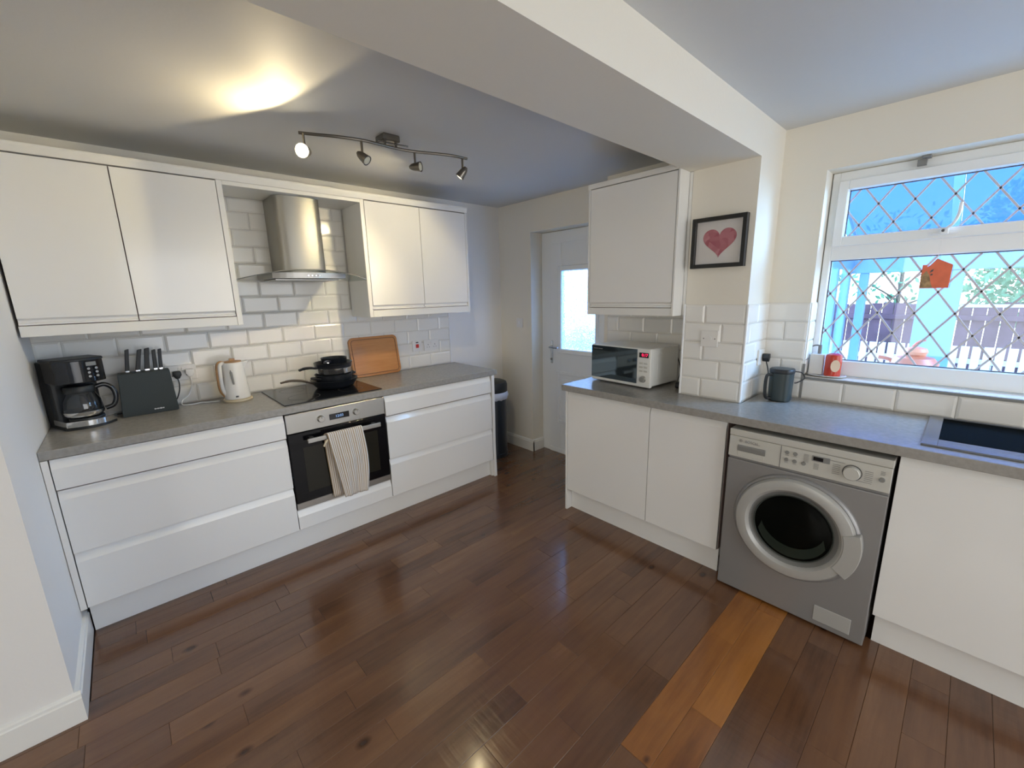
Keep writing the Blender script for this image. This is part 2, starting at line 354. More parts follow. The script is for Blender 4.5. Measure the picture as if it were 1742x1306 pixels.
# the rest of the room behind the camera
b = nb(); box(b, -5.4, .6, -5.8, -5.6, -.1, ZC); struct('wall_near', b, 'paint')
b = nb(); box(b, -5.4, -5.2, -5.6, -1.11, -.1, ZC); struct('wall_rear', b, 'paint')

# skirting boards
def skirt(name, pts_in, nrm, h=.105, t_=.018):
    """straight skirting along a wall: pts_in = (ax,ay),(bx,by); nrm outward"""
    (ax, ay), (bx, by) = pts_in; bm = nb()
    prof = [(0, 0), (t_, 0), (t_, h-.022), (t_*.75, h-.018), (t_*.7, h-.008), (t_*.35, h-.003), (.0, h)]
    d = Vector((bx-ax, by-ay, 0)); L = d.length; d.normalize(); nv = Vector((*nrm, 0))
    b_ = bmesh.new(); A = [b_.verts.new(Vector((ax, ay, 0))+nv*p+Vector((0, 0, q))) for p, q in prof]; B = [b_.verts.new(Vector((bx, by, 0))+nv*p+Vector((0, 0, q))) for p, q in prof]
    for i in range(len(prof)): j = (i+1) % len(prof); b_.faces.new((A[i], A[j], B[j], B[i]))
    b_.faces.new(A); b_.faces.new(B); bmesh.ops.recalc_face_normals(b_, faces=b_.faces); merge(bm, b_)
    struct(name, bm, 'skirting')
skirt('baseboard_front', ((-5.2, -1.11), (XL+.018, -1.11)), (0, -1), .118)
skirt('baseboard_left', ((XL, -1.11), (XL, -.535)), (1, 0), .118)
skirt('baseboard_back', ((XD, -.004), (XD, -.42-.018)), (-1, 0), .112)
skirt('baseboard_reveal', ((XD-.016, -.42), (XD+.135, -.42)), (0, -1), .112)
skirt('baseboard_corner', ((.0, 0), (XD-.018, 0)), (0, -1), .112)

# ------------------------------------------------------------------ floor planks
PITCH = .1075
def plank(x0, x1, y0, bare=False):
    g = .0007; h = random.uniform(-.0004, .0003)
    bm = nb(); L = x1-x0; b_ = bmesh.new(); bmesh.ops.create_cube(b_, size=1)
    for v in b_.verts: v.co = Vector((v.co.x*(L-g), v.co.y*(PITCH-g), v.co.z*.012-.006))
    ed = [e for e in b_.edges if all(v.co.z > -.003 for v in e.verts)]
    bmesh.ops.bevel(b_, geom=ed, offset=.0009, segments=1, affect='EDGES'); merge(bm, b_)
    o = ob('plank', bm, 'plank_bare' if bare else 'plank', floor); o.location = ((x0+x1)/2, y0+PITCH/2, h)
    if bare: o['label'] = 'bare golden plank'
row = 0; y = -2.541-PITCH*14
rows = []
while y < -.0:
    rows.append(y); y += PITCH
for y in rows:
    if y > -.11: continue
    if y > -.56: x, xend, start = -.25, .53 if y+PITCH < -.42 or True else XD, None
    else: x = -2.70 if y > -1.13 else -3.3; xend = .53 if y > -1.26 else XN
    if y <= -1.37: xend = -.2
    if y > -.42: xend = XD
    x0 = x
    first = True
    while x < xend-.01:
        L = random.choice([.3, .42, .55, .7, .85, 1.05])*(random.uniform(.3, 1) if first else 1); first = False
        x1 = min(x+L, xend)
        if xend-x1 < .12: x1 = xend
        bare = False
        k = round((y+2.541)/PITCH)
        if k == -1 and x > -1.37: bare = True
        if k == -2 and x > -1.77: bare = True
        if k in (-1, -2) and not bare and x1 > -1.36-(k == -2)*.4: x1 = -1.36-(k == -2)*.4; 
        d = Vector(((x+x1)/2+2.38, y+3.149, 0)).dot(fw)
        if d > .35 or (x1-x) > 99: plank(x, x1, y, bare)
        x = x1

# ------------------------------------------------------------------ tiles
TW, TH = .2068, .102
def tile_mesh(w, h):
    g = .0011; bm = nb(); b_ = bmesh.new(); w2, h2 = w/2-g, h/2-g; be = min(.010, w2*.4, h2*.4); t0, t1 = .0045, .0085
    v = [b_.verts.new((sx*w2, 0, sz*h2)) for sx, sz in ((-1, -1), (1, -1), (1, 1), (-1, 1))]
    v += [b_.verts.new((sx*w2, -t0, sz*h2)) for sx, sz in ((-1, -1), (1, -1), (1, 1), (-1, 1))]
    v += [b_.verts.new((sx*(w2-be), -t1, sz*(h2-be))) for sx, sz in ((-1, -1), (1, -1), (1, 1), (-1, 1))]
    for o_ in (0, 4):
        for i in range(4): j = (i+1) % 4; b_.faces.new((v[o_+i], v[o_+j], v[o_+4+j], v[o_+4+i]))
    b_.faces.new(v[8:12]); b_.faces.new(v[0:4][::-1]); bmesh.ops.recalc_face_normals(b_, faces=b_.faces); merge(bm, b_)
    me = bpy.data.meshes.new('tile'); bm.to_mesh(me); bm.free(); me.materials.append(M['tile']); return me
TC = {}
def tile(parent, u0, u1, z0, z1, frame):
    key = (round(u1-u0, 3), round(z1-z0, 3))
    if key not in TC: TC[key] = tile_mesh(*key)
    o = bpy.data.objects.new('tile', TC[key]); COL.objects.link(o); o.parent = parent
    loc, rz = frame((u0+u1)/2); o.location = (loc[0], loc[1], (z0+z1)/2); o.rotation_euler = (0, 0, rz)
def tiles(parent, ua, ub, joints, r0, r1, frame, zbase=.916, zmax=9, first0=True):
    """u increases along the wall; joints = (joint of even rows, joint of odd rows)"""
    for k in range(r0, r1):
        z0 = zbase+TH*k if k else WT+.001; z1 = min(zbase+TH*(k+1), zmax)
        j = joints[k % 2]; u = j+math.floor((ua-j)/TW)*TW
        while u < ub-.004:
            a, c = max(u, ua), min(u+TW, ub)
            if c-a > .012: tile(parent, a, c, z0, z1, frame)
            u += TW
FL = lambda u: ((u, -.0005), 0)                              # left wall (faces -Y), u = x
FX = lambda u: ((XN-.0005, -u), R(-90))                      # walls facing -X, u = -y
FP = lambda u: ((XP-.0005, -u), R(-90))
FS = lambda u: ((u, YP1-.0005), 0)
tiles(wall_left, XL, -.239, (-.655, -.554), 0, 4, FL)
tiles(wall_left, XL, -.239, (-.655, -.554), 4, 5, FL, zmax=1.424)
tiles(wall_left, -1.858, -1.106, (-.655, -.554), 5, 12, FL, zmax=2.118)
b = nb(); box(b, XL, -.239, -.002, .001, .9, 1.424); box(b, -1.86, -1.1, -.002, .001, 1.42, 2.12); ob('grout', b, 'grout', wall_left)
b = nb(); box(b, -.239, -.229, -.0095, 0, .911, 1.424, .002); ob('tile_trim', b, 'trim', wall_left)
tiles(wall_right, 1.31, 2.049, (1.721, 1.614), 0, 5, FX, zmax=1.424)
tiles(wall_right, 2.3725, 2.571, (2.571, 2.465), 0, 5, FX, zmax=1.424)
for a, c in ((2.571, 2.756), (2.756, 2.96), (2.96, 3.164), (3.164, 3.368), (3.368, 3.572), (3.572, 3.776), (3.776, 3.98), (3.98, 4.18)):
    tile(wall_right, a, c, WT+.001, 1.018, FX)
b = nb(); box(b, XN-.002, XN+.001, -2.049, -1.31, .9, 1.424); box(b, XN-.002, XN+.001, YR, YP1, .9, 1.424); box(b, XN-.002, XN+.001, -4.2, YR, .9, 1.018); ob('grout', b, 'grout', wall_right)
tiles(wall_pier, 2.051, 2.3725, (2.163, 2.2565), 0, 5, FP, zmax=1.424)
tiles(wall_pier, XP, XN, (.12, .0165), 0, 5, FS, zmax=1.424)
b = nb(); box(b, XP-.002, XP+.001, YP1, -2.051, .9, 1.424); box(b, XP, XN, YP1-.002, YP1+.001, .9, 1.424); ob('grout', b, 'grout', wall_pier)
b = nb(); box(b, XP-.012, XP+.002, -2.054, -2.044, .911, 1.427, .002); ob('tile_trim', b, 'trim', wall_pier)
b = nb(); box(b, XP-.010, XP+.002, YP1-.010, YP1+.002, .911, 1.427, .003); ob('tile_trim', b, 'trim', wall_pier)
# tiled reveal left of the window and grey edge trim
for k in range(1, 5):
    z0 = .916+TH*k+(.02 if k == 1 else 0); z1 = .916+TH*(k+1)
    FR = lambda u: ((u, YR-.0005), 0)
    if z0 < 1.03: z0 = 1.036
    tile(wall_right, XN+.008, XN+.118, z0, min(z1, 1.424), FR)
b = nb(); box(b, XN-.010, XN+.003, YR-.010, YR+.001, .912, 1.10, .001); box(b, XN-.012, XN+.004, -3.80, YR, 1.019, 1.031, .001)
struct('trim_2', b, 'midgrey')
b = nb(); box(b, XN, XN+.13, -3.78, YR, 1.022, 1.033, .001); struct('trim_3', b, 'tile')      # tiled window sill
b = nb(); 
for yy in (-2.756, -2.96, -3.164, -3.368, -3.572): box(b, XN, XN+.125, yy-.0012, yy+.0012, 1.03, 1.0334)
struct('trim_4', b, 'grout')

# ------------------------------------------------------------------ fitted kitchen, left run
def front_prof(z0, z1, f, s, pull='top'):
    """J-pull profile; f = face coordinate, s = +1 inward direction"""
    th = .021; P = [(0, z0+.0015), (0, z1-.040), (.0015, z1-.036), (.0105, z1-.012), (.0125, z1-.006), (.0125, z1), (th, z1), (th, z0), (.0015, z0)]
    if pull == 'bottom': P = [(0, z1-.0015), (0, z0+.030), (.012, z0+.021), (.013, z0+.012), (.004, z0+.008), (.003, z0), (th, z0), (th, z1), (.0015, z1)]
    return [(f+s*p, q) for p, q in P]
def front_y(name, x0, x1, z0, z1, parent, pull='top', f=-.604, g=.0024):
    b = nb(); prism(b, front_prof(z0+g, z1-g, f, 1, pull), 'x', x0+g, x1-g); return ob(name, b, 'gloss', parent)
def front_x(name, y0, y1, z0, z1, parent, pull='top', f=-.2604, g=.0018):
    b = nb(); prism(b, front_prof(z0+g, z1-g, f, 1, pull), 'y', y0+g, y1-g); return ob(name, b, 'gloss', parent)

Z = (.153, .4255, .7263, .868)
def drawers(x0, x1, label):
    t_ = thing('drawer_unit', label, 'drawers', ((x0+x1)/2, -.3, 0))
    b = nb(); box(b, x0, x1, -.581, -.015, .15, .868); ob('body', b, 'gap', t_)
    for k in range(3): front_y('drawer_front', x0, x1, Z[k]+(.003 if k == 2 else 0), Z[k+1], t_)
    return t_
drawers(-2.697, -1.7914, 'wide white handleless three-drawer unit left of the oven')
right_drawers = drawers(-1.188, -.274, 'wide white handleless three-drawer unit right of the oven')
b = nb(); box(b, XL+.002, -2.6985, -.602, -.015, .15, .868, .001); tag(ob('filler_strip', b, 'gloss'), 'narrow white filler strip between drawers and left wall', 'filler panel')
b = nb(); box(b, -2.698, -.2725, -.545, -.53, 0, .149); tag(ob('plinth', b, 'gloss'), 'long white plinth under the oven and drawers', 'plinth')
b = nb(); prism(b, [(-.606, .868), (-.602, .55), (-.597, .30), (-.604, 0), (-.02, 0), (-.02, .868)], 'x', -.2645, -.238, .0015)
tag(ob('end_panel', b, 'gloss'), 'white end panel closing the drawer run beside the bin', 'panel')
b = nb(); box(b, -.272, -.2655, -.575, -.02, 0, .868); ob('filler', b, 'carcass', right_drawers)
b = nb(); box(b, XL+.001, XE, WY, -.011, WB, WT, .003, 2); tag(ob('worktop', b, 'worktop'), 'grey worktop under the coffee maker, hob and chopping board', 'worktop')

# oven
t_ = thing('built_in_oven', 'stainless steel and black glass built-in oven with towel over handle', 'oven', (-1.49, -.3, .28))
OX0, OX1 = -1.789, -1.190
b = nb(); box(b, OX0+.004, OX1-.004, -.58, -.02, .28, .866); ob('body', b, 'darkgrey', t_)
cp = nb(); box(cp, OX0+.002, OX1-.002, -.604, -.579, .752, .864, .002); cpo = ob('control_panel', cp, 'steel', t_)
b = nb(); box(b, OX0+.002, OX1-.002, -.602, -.579, .281, .322, .002); ob('lower_trim', b, 'steel_dark', t_)
dg = nb(); box(dg, OX0+.002, OX1-.002, -.608, -.580, .324, .749, .003); dgo = ob('door', dg, 'ovenglass', t_)
b = nb(); box(b, -1.715, -1.258, -.6088, -.605, .378, .655, .0003); ob('oven_window', b, 'ovenwin', dgo)
b = nb(); box(b, -1.697, -1.250, -.656, -.643, .688, .716, .003, 2)
for x in (-1.665, -1.282): box(b, x-.012, x+.012, -.645, -.606, .692, .712, .002)
ob('handle', b, 'chrome' if False else 'steel', dgo)
b = nb(); box(b, -1.547, -1.427, -.6065, -.603, .786, .822, .0005); dis = ob('clock_display', b, 'black', cpo)
text('clock_digits', '12:03', .022, 'ledblue', dis, TY(-1.487, -.6068, .804))
for x in (-1.597, -1.383):
    k = nb(); cyl(k, (x, -.604, .807), (0, -1, 0), .021, .022, 28, .018, .002); ko = ob('knob', k, 'steel', cpo, True)
    b = nb(); box(b, x-.0012, x+.0012, -.628, -.626, .812, .824); ob('pointer', b, 'darkgrey', ko)
t_ = thing('oven_filler_drawer', 'low white drawer front beneath the oven', 'drawer front', (-1.49, -.6, .15))
front_y('front', -1.7914, -1.188, .153, .2785, t_)
b = nb(); box(b, -1.789, -1.19, -.581, -.02, .152, .277); ob('body', b, 'gap', t_)

# striped tea towel over the handle
def towel():
    me_m = bpy.data.materials.new('towel_stripes'); me_m.use_nodes = True; n = me_m.node_tree; bs = n.nodes['Principled BSDF']; bs.inputs['Roughness'].default_value = .9
    tcn = n.nodes.new('ShaderNodeTexCoord'); sx = n.nodes.new('ShaderNodeSeparateXYZ'); n.links.new(tcn.outputs['UV'], sx.inputs[0])
    mu = n.nodes.new('ShaderNodeMath'); mu.operation = 'MULTIPLY'; mu.inputs[1].default_value = 17; fr = n.nodes.new('ShaderNodeMath'); fr.operation = 'FRACT'
    gt = n.nodes.new('ShaderNodeMath'); gt.operation = 'GREATER_THAN'; gt.inputs[1].default_value = .42
    mixn = n.nodes.new('ShaderNodeMix'); mixn.data_type = 'RGBA'; mixn.inputs['A'].default_value = (.42, .31, .19, 1); mixn.inputs['B'].default_value = (.72, .69, .65, 1)
    n.links.new(sx.outputs['X'], mu.inputs[0]); n.links.new(mu.outputs[0], fr.inputs[0]); n.links.new(fr.outputs[0], gt.inputs[0]); n.links.new(gt.outputs[0], mixn.inputs['Factor']); n.links.new(mixn.outputs['Result'], bs.inputs['Base Color'])
    def sheet(name, pts, parent, ydef, th):
        # pts: rows of (z, xl, xr, y)
        b_ = bmesh.new(); uvl = b_.loops.layers.uv.new('UVMap'); NU = 34; g = []
        for i, (z, xl, xr, y) in enumerate(pts):
            g.append([b_.verts.new((xl+(xr-xl)*u/NU, y+ydef(u/NU, i/len(pts)), z)) for u in range(NU+1)])
        for i in range(len(g)-1):
            for u in range(NU):
                f = b_.faces.new((g[i][u], g[i][u+1], g[i+1][u+1], g[i+1][u]))
                for lp, (uu, vv) in zip(f.loops, ((u/NU, i), (u/NU+1/NU, i), (u/NU+1/NU, i+1), (u/NU, i+1))): lp[uvl].uv = (uu, vv/len(g))
        me = bpy.data.meshes.new(name); b_.to_mesh(me); b_.free(); me.materials.append(me_m)
        for p in me.polygons: p.use_smooth = True
        o = bpy.data.objects.new(name, me); COL.objects.link(o); s = o.modifiers.new('thick', 'SOLIDIFY'); s.thickness = th; s.offset = 0
        o.parent = parent; 
        if parent.type == 'EMPTY': o.matrix_parent_inverse = parent.matrix_basis.inverted()
        return o
    t_ = thing('tea_towel', 'beige and white striped tea towel hanging over the oven handle', 'tea towel', (-1.48, -.65, .72))
    rows_ = []
    for i in range(9):
        a = math.pi*i/8; rows_.append((.718+.006*math.sin(a), -1.597+.006*i/8, -1.378, -.6495+.0125*math.cos(a)))
    N = 34
    for i in range(1, N+1):
        s = i/N; rows_.append((.716-.416*s, -1.591+.062*s**1.1, -1.378+.018*math.sin(s*2.6)-.018*s*s, -.663-.006*math.sin(s*3)))
    f1 = lambda u, v: -.004*(1+math.sin(u*26+v*2)) * min(1, v*3) - .006*(1+math.sin(u*9+1+v*5))*v - (.006*math.exp(-((v-.52)*18)**2)*(1 if .25 < u < .75 else .2))
    sheet('front_fall', rows_, t_, f1, .003)
    rows2 = [(.716-.416*i/20, -1.602+.022*i/20, -1.40-.005*i/20, -.634+.010*min(1, i/6)) for i in range(21)]
    bb = sheet('back_fall', rows2, t_, lambda u, v: .0025*math.sin(u*18+v), .003)
    b = nb(); tube(b, [(-1.592, -.668, .690), (-1.606, -.672, .676), (-1.618, -.672, .655)], .006, 8); ob('hanging_loop', b, 'cream', t_, True)
towel()

# hob
t_ = thing('glass_hob', 'black glass hob set in the worktop beneath the pans', 'hob', (-1.48, -.3, WT))
b = nb(); box(b, -1.772, -1.182, -.572, -.050, WT+.0002, WT+.0065, .001); hg = ob('glass_top', b, 'black', t_)
for x, y, r in ((-1.62, -.42, .09), (-1.62, -.17, .075), (-1.33, -.17, .09), (-1.33, -.42, .075)):
    b_ = bmesh.new(); bmesh.ops.create_circle(b_, radius=r, segments=48)
    e = bmesh.ops.extrude_edge_only(b_, edges=b_.edges[:]); nvs = [v for v in e['geom'] if isinstance(v, bmesh.types.BMVert)]
    bmesh.ops.scale(b_, vec=(.975, .975, 1), verts=nvs); bmesh.ops.translate(b_, vec=(x, y, WT+.0068), verts=b_.verts); b = nb(); merge(b, b_); ob('zone_ring', b, 'darkgrey', hg)

# ------------------------------------------------------------------ wall cabinets, left run
UY = -.3154; ZD0, ZD1, ZU, ZT = 1.4189, 2.1396, 1.369, 2.1807
def wallcab(x0, x1, splits, label, sideL, sideR):
    t_ = thing('wall_cabinet', label, 'wall cabinet', ((x0+x1)/2, -.16, ZU))
    b = nb(); box(b, x0, x1, UY+.024, -.012, ZU+.03, ZD1); ob('body', b, 'gap', t_)
    b = nb(); box(b, x0, x1, UY+.0, -.012, ZU, ZD0-.002, .001); ob('pelmet', b, 'carcass', t_)
    if sideL: b = nb(); box(b, sideL[0], sideL[1], UY-.001, -.012, ZU, ZD1, .001); ob('side_panel', b, 'carcass', t_)
    if sideR: b = nb(); box(b, sideR[0], sideR[1], UY-.001, -.012, ZU, ZD1, .001); ob('side_panel', b, 'carcass', t_)
    xs = [x0]+splits+[x1]
    for a, c in zip(xs, xs[1:]): front_y('door', a, c, ZD0, ZD1-.003, t_, 'bottom', UY-.001, .0022)
wallcab(-2.712, -1.8893, [-2.3082], 'white gloss double wall cabinet above the coffee maker', None, (-1.8885, -1.862))
wallcab(-1.0734, -.2475, [-.6576], 'white gloss double wall cabinet right of the extractor hood', (-1.100, -1.0745), (-.2465, -.228))
b = nb(); box(b, -1.8615, -1.1005, UY-.001, -.012, 2.118, ZD1, .001); tag(ob('hood_canopy_board', b, 'carcass'), 'white board bridging the cabinets above the extractor chimney', 'panel')
b = nb(); prism(b, [(UY-.012, ZT), (UY-.012, ZT-.012), (UY-.002, ZD1+.001), (-.012, ZD1+.001), (-.012, ZT)], 'x', XL+.001, -.226, .001)
tag(ob('cornice', b, 'carcass'), 'long cream cornice strip along the top of the left wall cabinets', 'cornice')

# extractor hood
t_ = thing('extractor_hood', 'stainless steel chimney extractor hood with curved glass canopy', 'extractor hood', (-1.47, -.2, 1.62))
b = nb(); prism(b, [(-1.600, -.013), (-1.600, -.205), (-1.592, -.235), (-1.575, -.248), (-1.545, -.258), (-1.465, -.266), (-1.385, -.258), (-1.352, -.248), (-1.338, -.235), (-1.332, -.205), (-1.332, -.013)], 'z', 1.665, 2.116, .0)
ob('chimney', b, 'chimney', t_, True)
b_ = bmesh.new(); N = 32; top = []; bot = []
for i in range(N+1):
    u = -1+2*i/N; x = -1.482+.374*u; zz = 1.676-.055*u*u; yf = -.43+.10*u*u
    for arr, dz in ((top, .005), (bot, 0)): arr.append((b_.verts.new((x, yf, zz+dz)), b_.verts.new((x, -.03, zz+dz))))
for i in range(N):
    b_.faces.new((top[i][0], top[i+1][0], top[i+1][1], top[i][1])); b_.faces.new((bot[i][1], bot[i+1][1], bot[i+1][0], bot[i][0]))
    b_.faces.new((top[i][0], bot[i][0], bot[i+1][0], top[i+1][0])); b_.faces.new((top[i][1], top[i+1][1], bot[i+1][1], bot[i][1]))
b_.faces.new((top[0][0], top[0][1], bot[0][1], bot[0][0])); b_.faces.new((top[N][0], bot[N][0], bot[N][1], top[N][1]))
g_ = nb(); bmesh.ops.recalc_face_normals(b_, faces=b_.faces); merge(g_, b_); ob('glass_canopy', g_, 'hoodglass', t_, True)
# dark polished edge of the glass
b = nb(); tube(b, [(-1.482+.374*(-1+2*i/24), -.4305+.10*(-1+2*i/24)**2, 1.6785-.055*(-1+2*i/24)**2) for i in range(25)], .0028, 6, False); ob('glass_edge', b, 'midgrey', t_)
b = nb(); P = []
for i in range(13):
    u = -1+2*i/12; P.append((-1.482+.212*u, -.415+.035*u*u))
P2 = P+[(-1.27, -.03), (-1.694, -.03)]
prism(b, P2, 'z', 1.628, 1.660); vo = ob('visor', b, 'steel_dark', t_)
for i in range(4): b = nb(); cyl(b, (-1.508+i*.022, -.416, 1.643), (0, -1, 0), .0045, .004, 12); ob('button', b, 'chrome', vo)
b = nb(); box(b, -1.67, -1.30, -.34, -.06, 1.618, 1.625, .001); ob('filter', b, 'steel_dark', vo)

# ------------------------------------------------------------------ right run
front_f = -.2604
def basecab(y0, y1, label, splits=()):
    t_ = thing('base_cabinet', label, 'base cabinet', (0, (y0+y1)/2, 0))
    b = nb(); box(b, front_f+.023, XN-.02 if not (y1 > YP1-.01 and y0 < YP0+.01) else XP-.012, y0, y1, .15, .868); ob('body', b, 'gap', t_)
    ys = [y0]+list(splits)+[y1]
    for a, c in zip(ys, ys[1:]): front_x('door', a, c, .153, .868, t_)
    return t_
basecab(-1.991, -1.388, 'wide white handleless base cabinet under the microwave')
basecab(-2.406, -1.991, 'narrower white handleless base cabinet left of the washing machine')
basecab(-3.439-.22, -3.0416, 'white handleless base cabinet under the sink, right of the washing machine')
basecab(-4.2, -3.661, 'white base cabinet at the right edge, far side of the sink')
b = nb(); box(b, -.262, .27, -1.387, -1.372, 0, .868, .001); tag(ob('end_panel', b, 'gloss'), 'white end panel of the cabinet under the microwave', 'panel')
b = nb(); box(b, -.208, -.193, -2.4, -1.388, 0, .149); tag(ob('plinth', b, 'gloss'), 'white plinth left of the washing machine', 'plinth')
b = nb(); box(b, -.208, -.193, -4.2, -3.05, 0, .149); tag(ob('plinth', b, 'gloss'), 'white plinth right of the washing machine', 'plinth')
b = nb()
prism(b, [(-.294, -4.2), (-.294, -1.362), (XN-.011, -1.362), (XN-.011, YP0+.006), (XP-.012, YP0+.006), (XP-.012, YP1-.011), (XN-.011, YP1-.011), (XN-.011, -4.2)], 'z', WB, WT, .003, 2)
tag(ob('worktop', b, 'worktop'), 'grey worktop under the microwave and sink, wrapping the pier', 'worktop')

# sink
t_ = thing('inset_sink', 'dark rectangular inset sink with a pale sheen on its rim', 'sink', (.03, -3.5, WT))
b = nb(); x0, x1, y0, y1 = -.225, .278, -4.05, -3.088; ix0, ix1, iy0, iy1 = -.13, .262, -3.95, -3.132
box(b, x0, x1, iy1, y1, WT+.0005, WT+.008, .001); box(b, x0, x1, y0, iy0, WT+.0005, WT+.008, .001); box(b, x0, ix0, iy0, iy1, WT+.0005, WT+.008, .001); box(b, ix1, x1, iy0, iy1, WT+.0005, WT+.008, .001)
ob('rim', b, 'sink', t_)
b = nb(); box(b, ix0-.003, ix1+.003, iy0-.003, iy1+.003, WT+.0008, WT+.0030, .0005)
ob('drainer', b, 'sinkbowl', t_)

# wall cabinet, right
t_ = thing('wall_cabinet', 'white gloss single wall cabinet above the microwave', 'wall cabinet', (.1, -1.74, 1.364))
b = nb(); box(b, -.108, XN-.002, -2.0275, -1.4465, 1.40, 2.127); ob('body', b, 'gap', t_)
front_x('door', -2.017, -1.459, 1.4095, 2.117, t_, 'bottom', -.132)
b = nb(); box(b, -.134, XN-.002, -1.4575, -1.4446, 1.364, 2.142, .001); ob('side_panel', b, 'carcass', t_)
b = nb(); box(b, -.134, XN-.002, -2.0295, -2.0185, 1.364, 2.142, .001); ob('side_panel', b, 'carcass', t_)
b = nb(); box(b, -.129, XN-.002, -2.0182, -1.4578, 1.364, 1.4075, .001); ob('pelmet', b, 'carcass', t_)
b = nb(); box(b, -.138, XN-.002, -2.0305, -1.4435, 2.119, 2.147, .001); ob('cornice', b, 'carcass', t_)
b = nb(); box(b, XP-.001, XN-.002, -2.047, -2.031, 1.364, ZB-.002, .001); tag(ob('filler_strip', b, 'carcass'), 'thin white filler strip between the wall cabinet and the pier', 'filler panel')

# ------------------------------------------------------------------ washing machine
t_ = thing('washing_machine', 'silver grey front-loading washing machine under the worktop', 'washing machine', (0, -2.7335, 0))
WY0, WY1, WX = -3.031, -2.436, -.2965
b = nb(); box(b, WX+.012, .25, WY0, WY1, .012, .846, .006, 2); box(b, WX, WX+.02, WY0+.0, WY1, .012, .700, .004, 2)
body = ob('body', b, 'silver', t_)
for y in (WY0+.06, WY1-.06): b = nb(); cyl(b, (WX+.06, y, 0), (0, 0, 1), .02, .02); ob('foot', b, 'blackmat', body)
b = nb(); prism(b, [(WX-.001, .712), (WX+.002, .815), (WX+.03, .815), (WX+.03, .712)], 'y', WY0, WY1, .002); pn = ob('control_panel', b, 'panelgrey', t_)
b = nb(); box(b, WX+.000, .24, WY0-.001, WY1+.001, .8165, .848, .003, 2); ob('lid', b, 'panelgrey', t_)
b = nb(); box(b, WX-.0016, WX-.0004, -2.6565, -2.6545, .712, .815); ob('seam', b, 'darkgrey', pn)
b = nb(); prism(b, [(WX-.002, .745), (WX-.004, .768), (WX+.0, .776), (WX+.004, .745)], 'y', -2.595, -2.475, .001); dr = ob('detergent_drawer_grip', b, 'midgrey', pn)
b = nb(); box(b, WX-.0025, WX-.0002, -2.592, -2.478, .722, .744, .001); ob('grip_recess', b, 'panelgrey', dr)
text('lettering', 'BOSCH', .017, 'print', pn, TX(WX-.0012, -2.533, .795), .0003)
b = nb(); lathe(b, [(.0052, 0), (.0068, 0), (.0068, .0006), (.0052, .0006)], 20, along((WX-.0006, -2.487, .796), (-1, 0, 0)), False); box(b, WX-.0012, WX-.0006, -2.489, -2.485, .7925, .7995); ob('emblem', b, 'print', pn)
for (y, z) in ((-2.680, .789), (-2.711, .789), (-2.680, .755), (-2.711, .755), (-2.745, .755)):
    b = nb(); cyl(b, (WX+.001, y, z), (-1, 0, 0), .0082, .006, 16, bev=.001); ob('button', b, 'midgrey', pn, True)
b = nb(); cyl(b, (WX+.001, -3.004, .762), (-1, 0, 0), .0095, .006, 16, bev=.001); ob('button', b, 'midgrey', pn, True)
b = nb(); box(b, WX-.0022, WX+.001, -2.835, -2.772, .777, .801, .0008); di = ob('display', b, 'midgrey', pn)
b = nb(); box(b, WX-.0028, WX-.002, -2.812, -2.777, .781, .797, .0003); ob('display_window', b, 'black', di)
b = nb(); lathe(b, [(0, 0), (.030, 0), (.030, .004), (.0275, .005), (.0275, .020), (.025, .023), (0, .023)], 40, along((WX-.0, -2.911, .764), (-1, 0, 0)), False); kn = ob('programme_dial', b, 'panelgrey', pn, True)
b = nb(); lathe(b, [(.0285, 0), (.0325, 0), (.0325, .0035), (.0285, .0035)], 40, along((WX-.001, -2.911, .764), (-1, 0, 0)), False); ob('dial_ring', b, 'darkgrey', kn, True)
b = nb()
def pl(y, z, w, h=.0018): box(b, WX-.0012, WX-.0005, y-w/2, y+w/2, z-h/2, z+h/2)
for i in range(7): pl(-2.752, .798-i*.0055, .018)
for i in range(5): pl(-2.79, .765-i*.0055, .018)
for i in range(6): pl(-2.858, .783-i*.008, .026); pl(-2.963, .783-i*.008, .026)
for i in range(3): pl(-3.004, .795-i*.006, .014)
for y in (-2.680, -2.711): pl(y, .776, .014); pl(y, .742, .014)
pl(-2.86, .796, .05); pl(-2.95, .735, .05); pl(-2.555, .79, .03)
ob('printed_legend', b, 'print', pn)['kind'] = 'stuff'
# door
DC = Vector((WX, -2.733, .4425)); AX = along(DC, (-1, 0, 0))
b = nb(); lathe(b, [(.248, 0), (.248, .004), (.243, .012), (.236, .016), (.232, .012), (.232, 0)], 72, AX, False); ob('door_surround', b, 'silver', t_, True)
b = nb(); lathe(b, [(.234, .002), (.234, .020), (.226, .032), (.205, .038), (.186, .036), (.176, .026), (.168, .008), (.165, .003), (.165, .002)], 72, AX, False); dor = ob('door', b, 'silver_light', t_, True)
b = nb(); lathe(b, [(.176, .024), (.168, .014), (.160, .006), (.155, .002), (.150, .012), (.152, .018)], 64, AX, False); ob('inner_ring', b, 'midgrey', dor, True)
b = nb(); lathe(b, [(.152, .010), (.140, .007), (.115, .005), (.07, .004), (0, .004)], 48, AX, False); ob('door_glass', b, 'drum', dor, True)
b = nb(); lathe(b, [(.156, .015), (.150, .022), (.12, .026), (.06, .028), (0, .0285)], 48, AX, False); ob('glass_bowl', b, 'darkbowl', dor, True)
b = nb(); P = []
for i in range(17): a = R(200+140*i/16); P.append((-2.733+.140*math.cos(a), .4425+.140*math.sin(a)))
for i in range(17): a = R(340-140*i/16); P.append((-2.733+.128*math.cos(a), .4425+.035+.128*math.sin(a)))
prism(b, P, 'x', WX-.014, WX-.010, .0); ob('door_seal', b, 'sealgrey', dor)
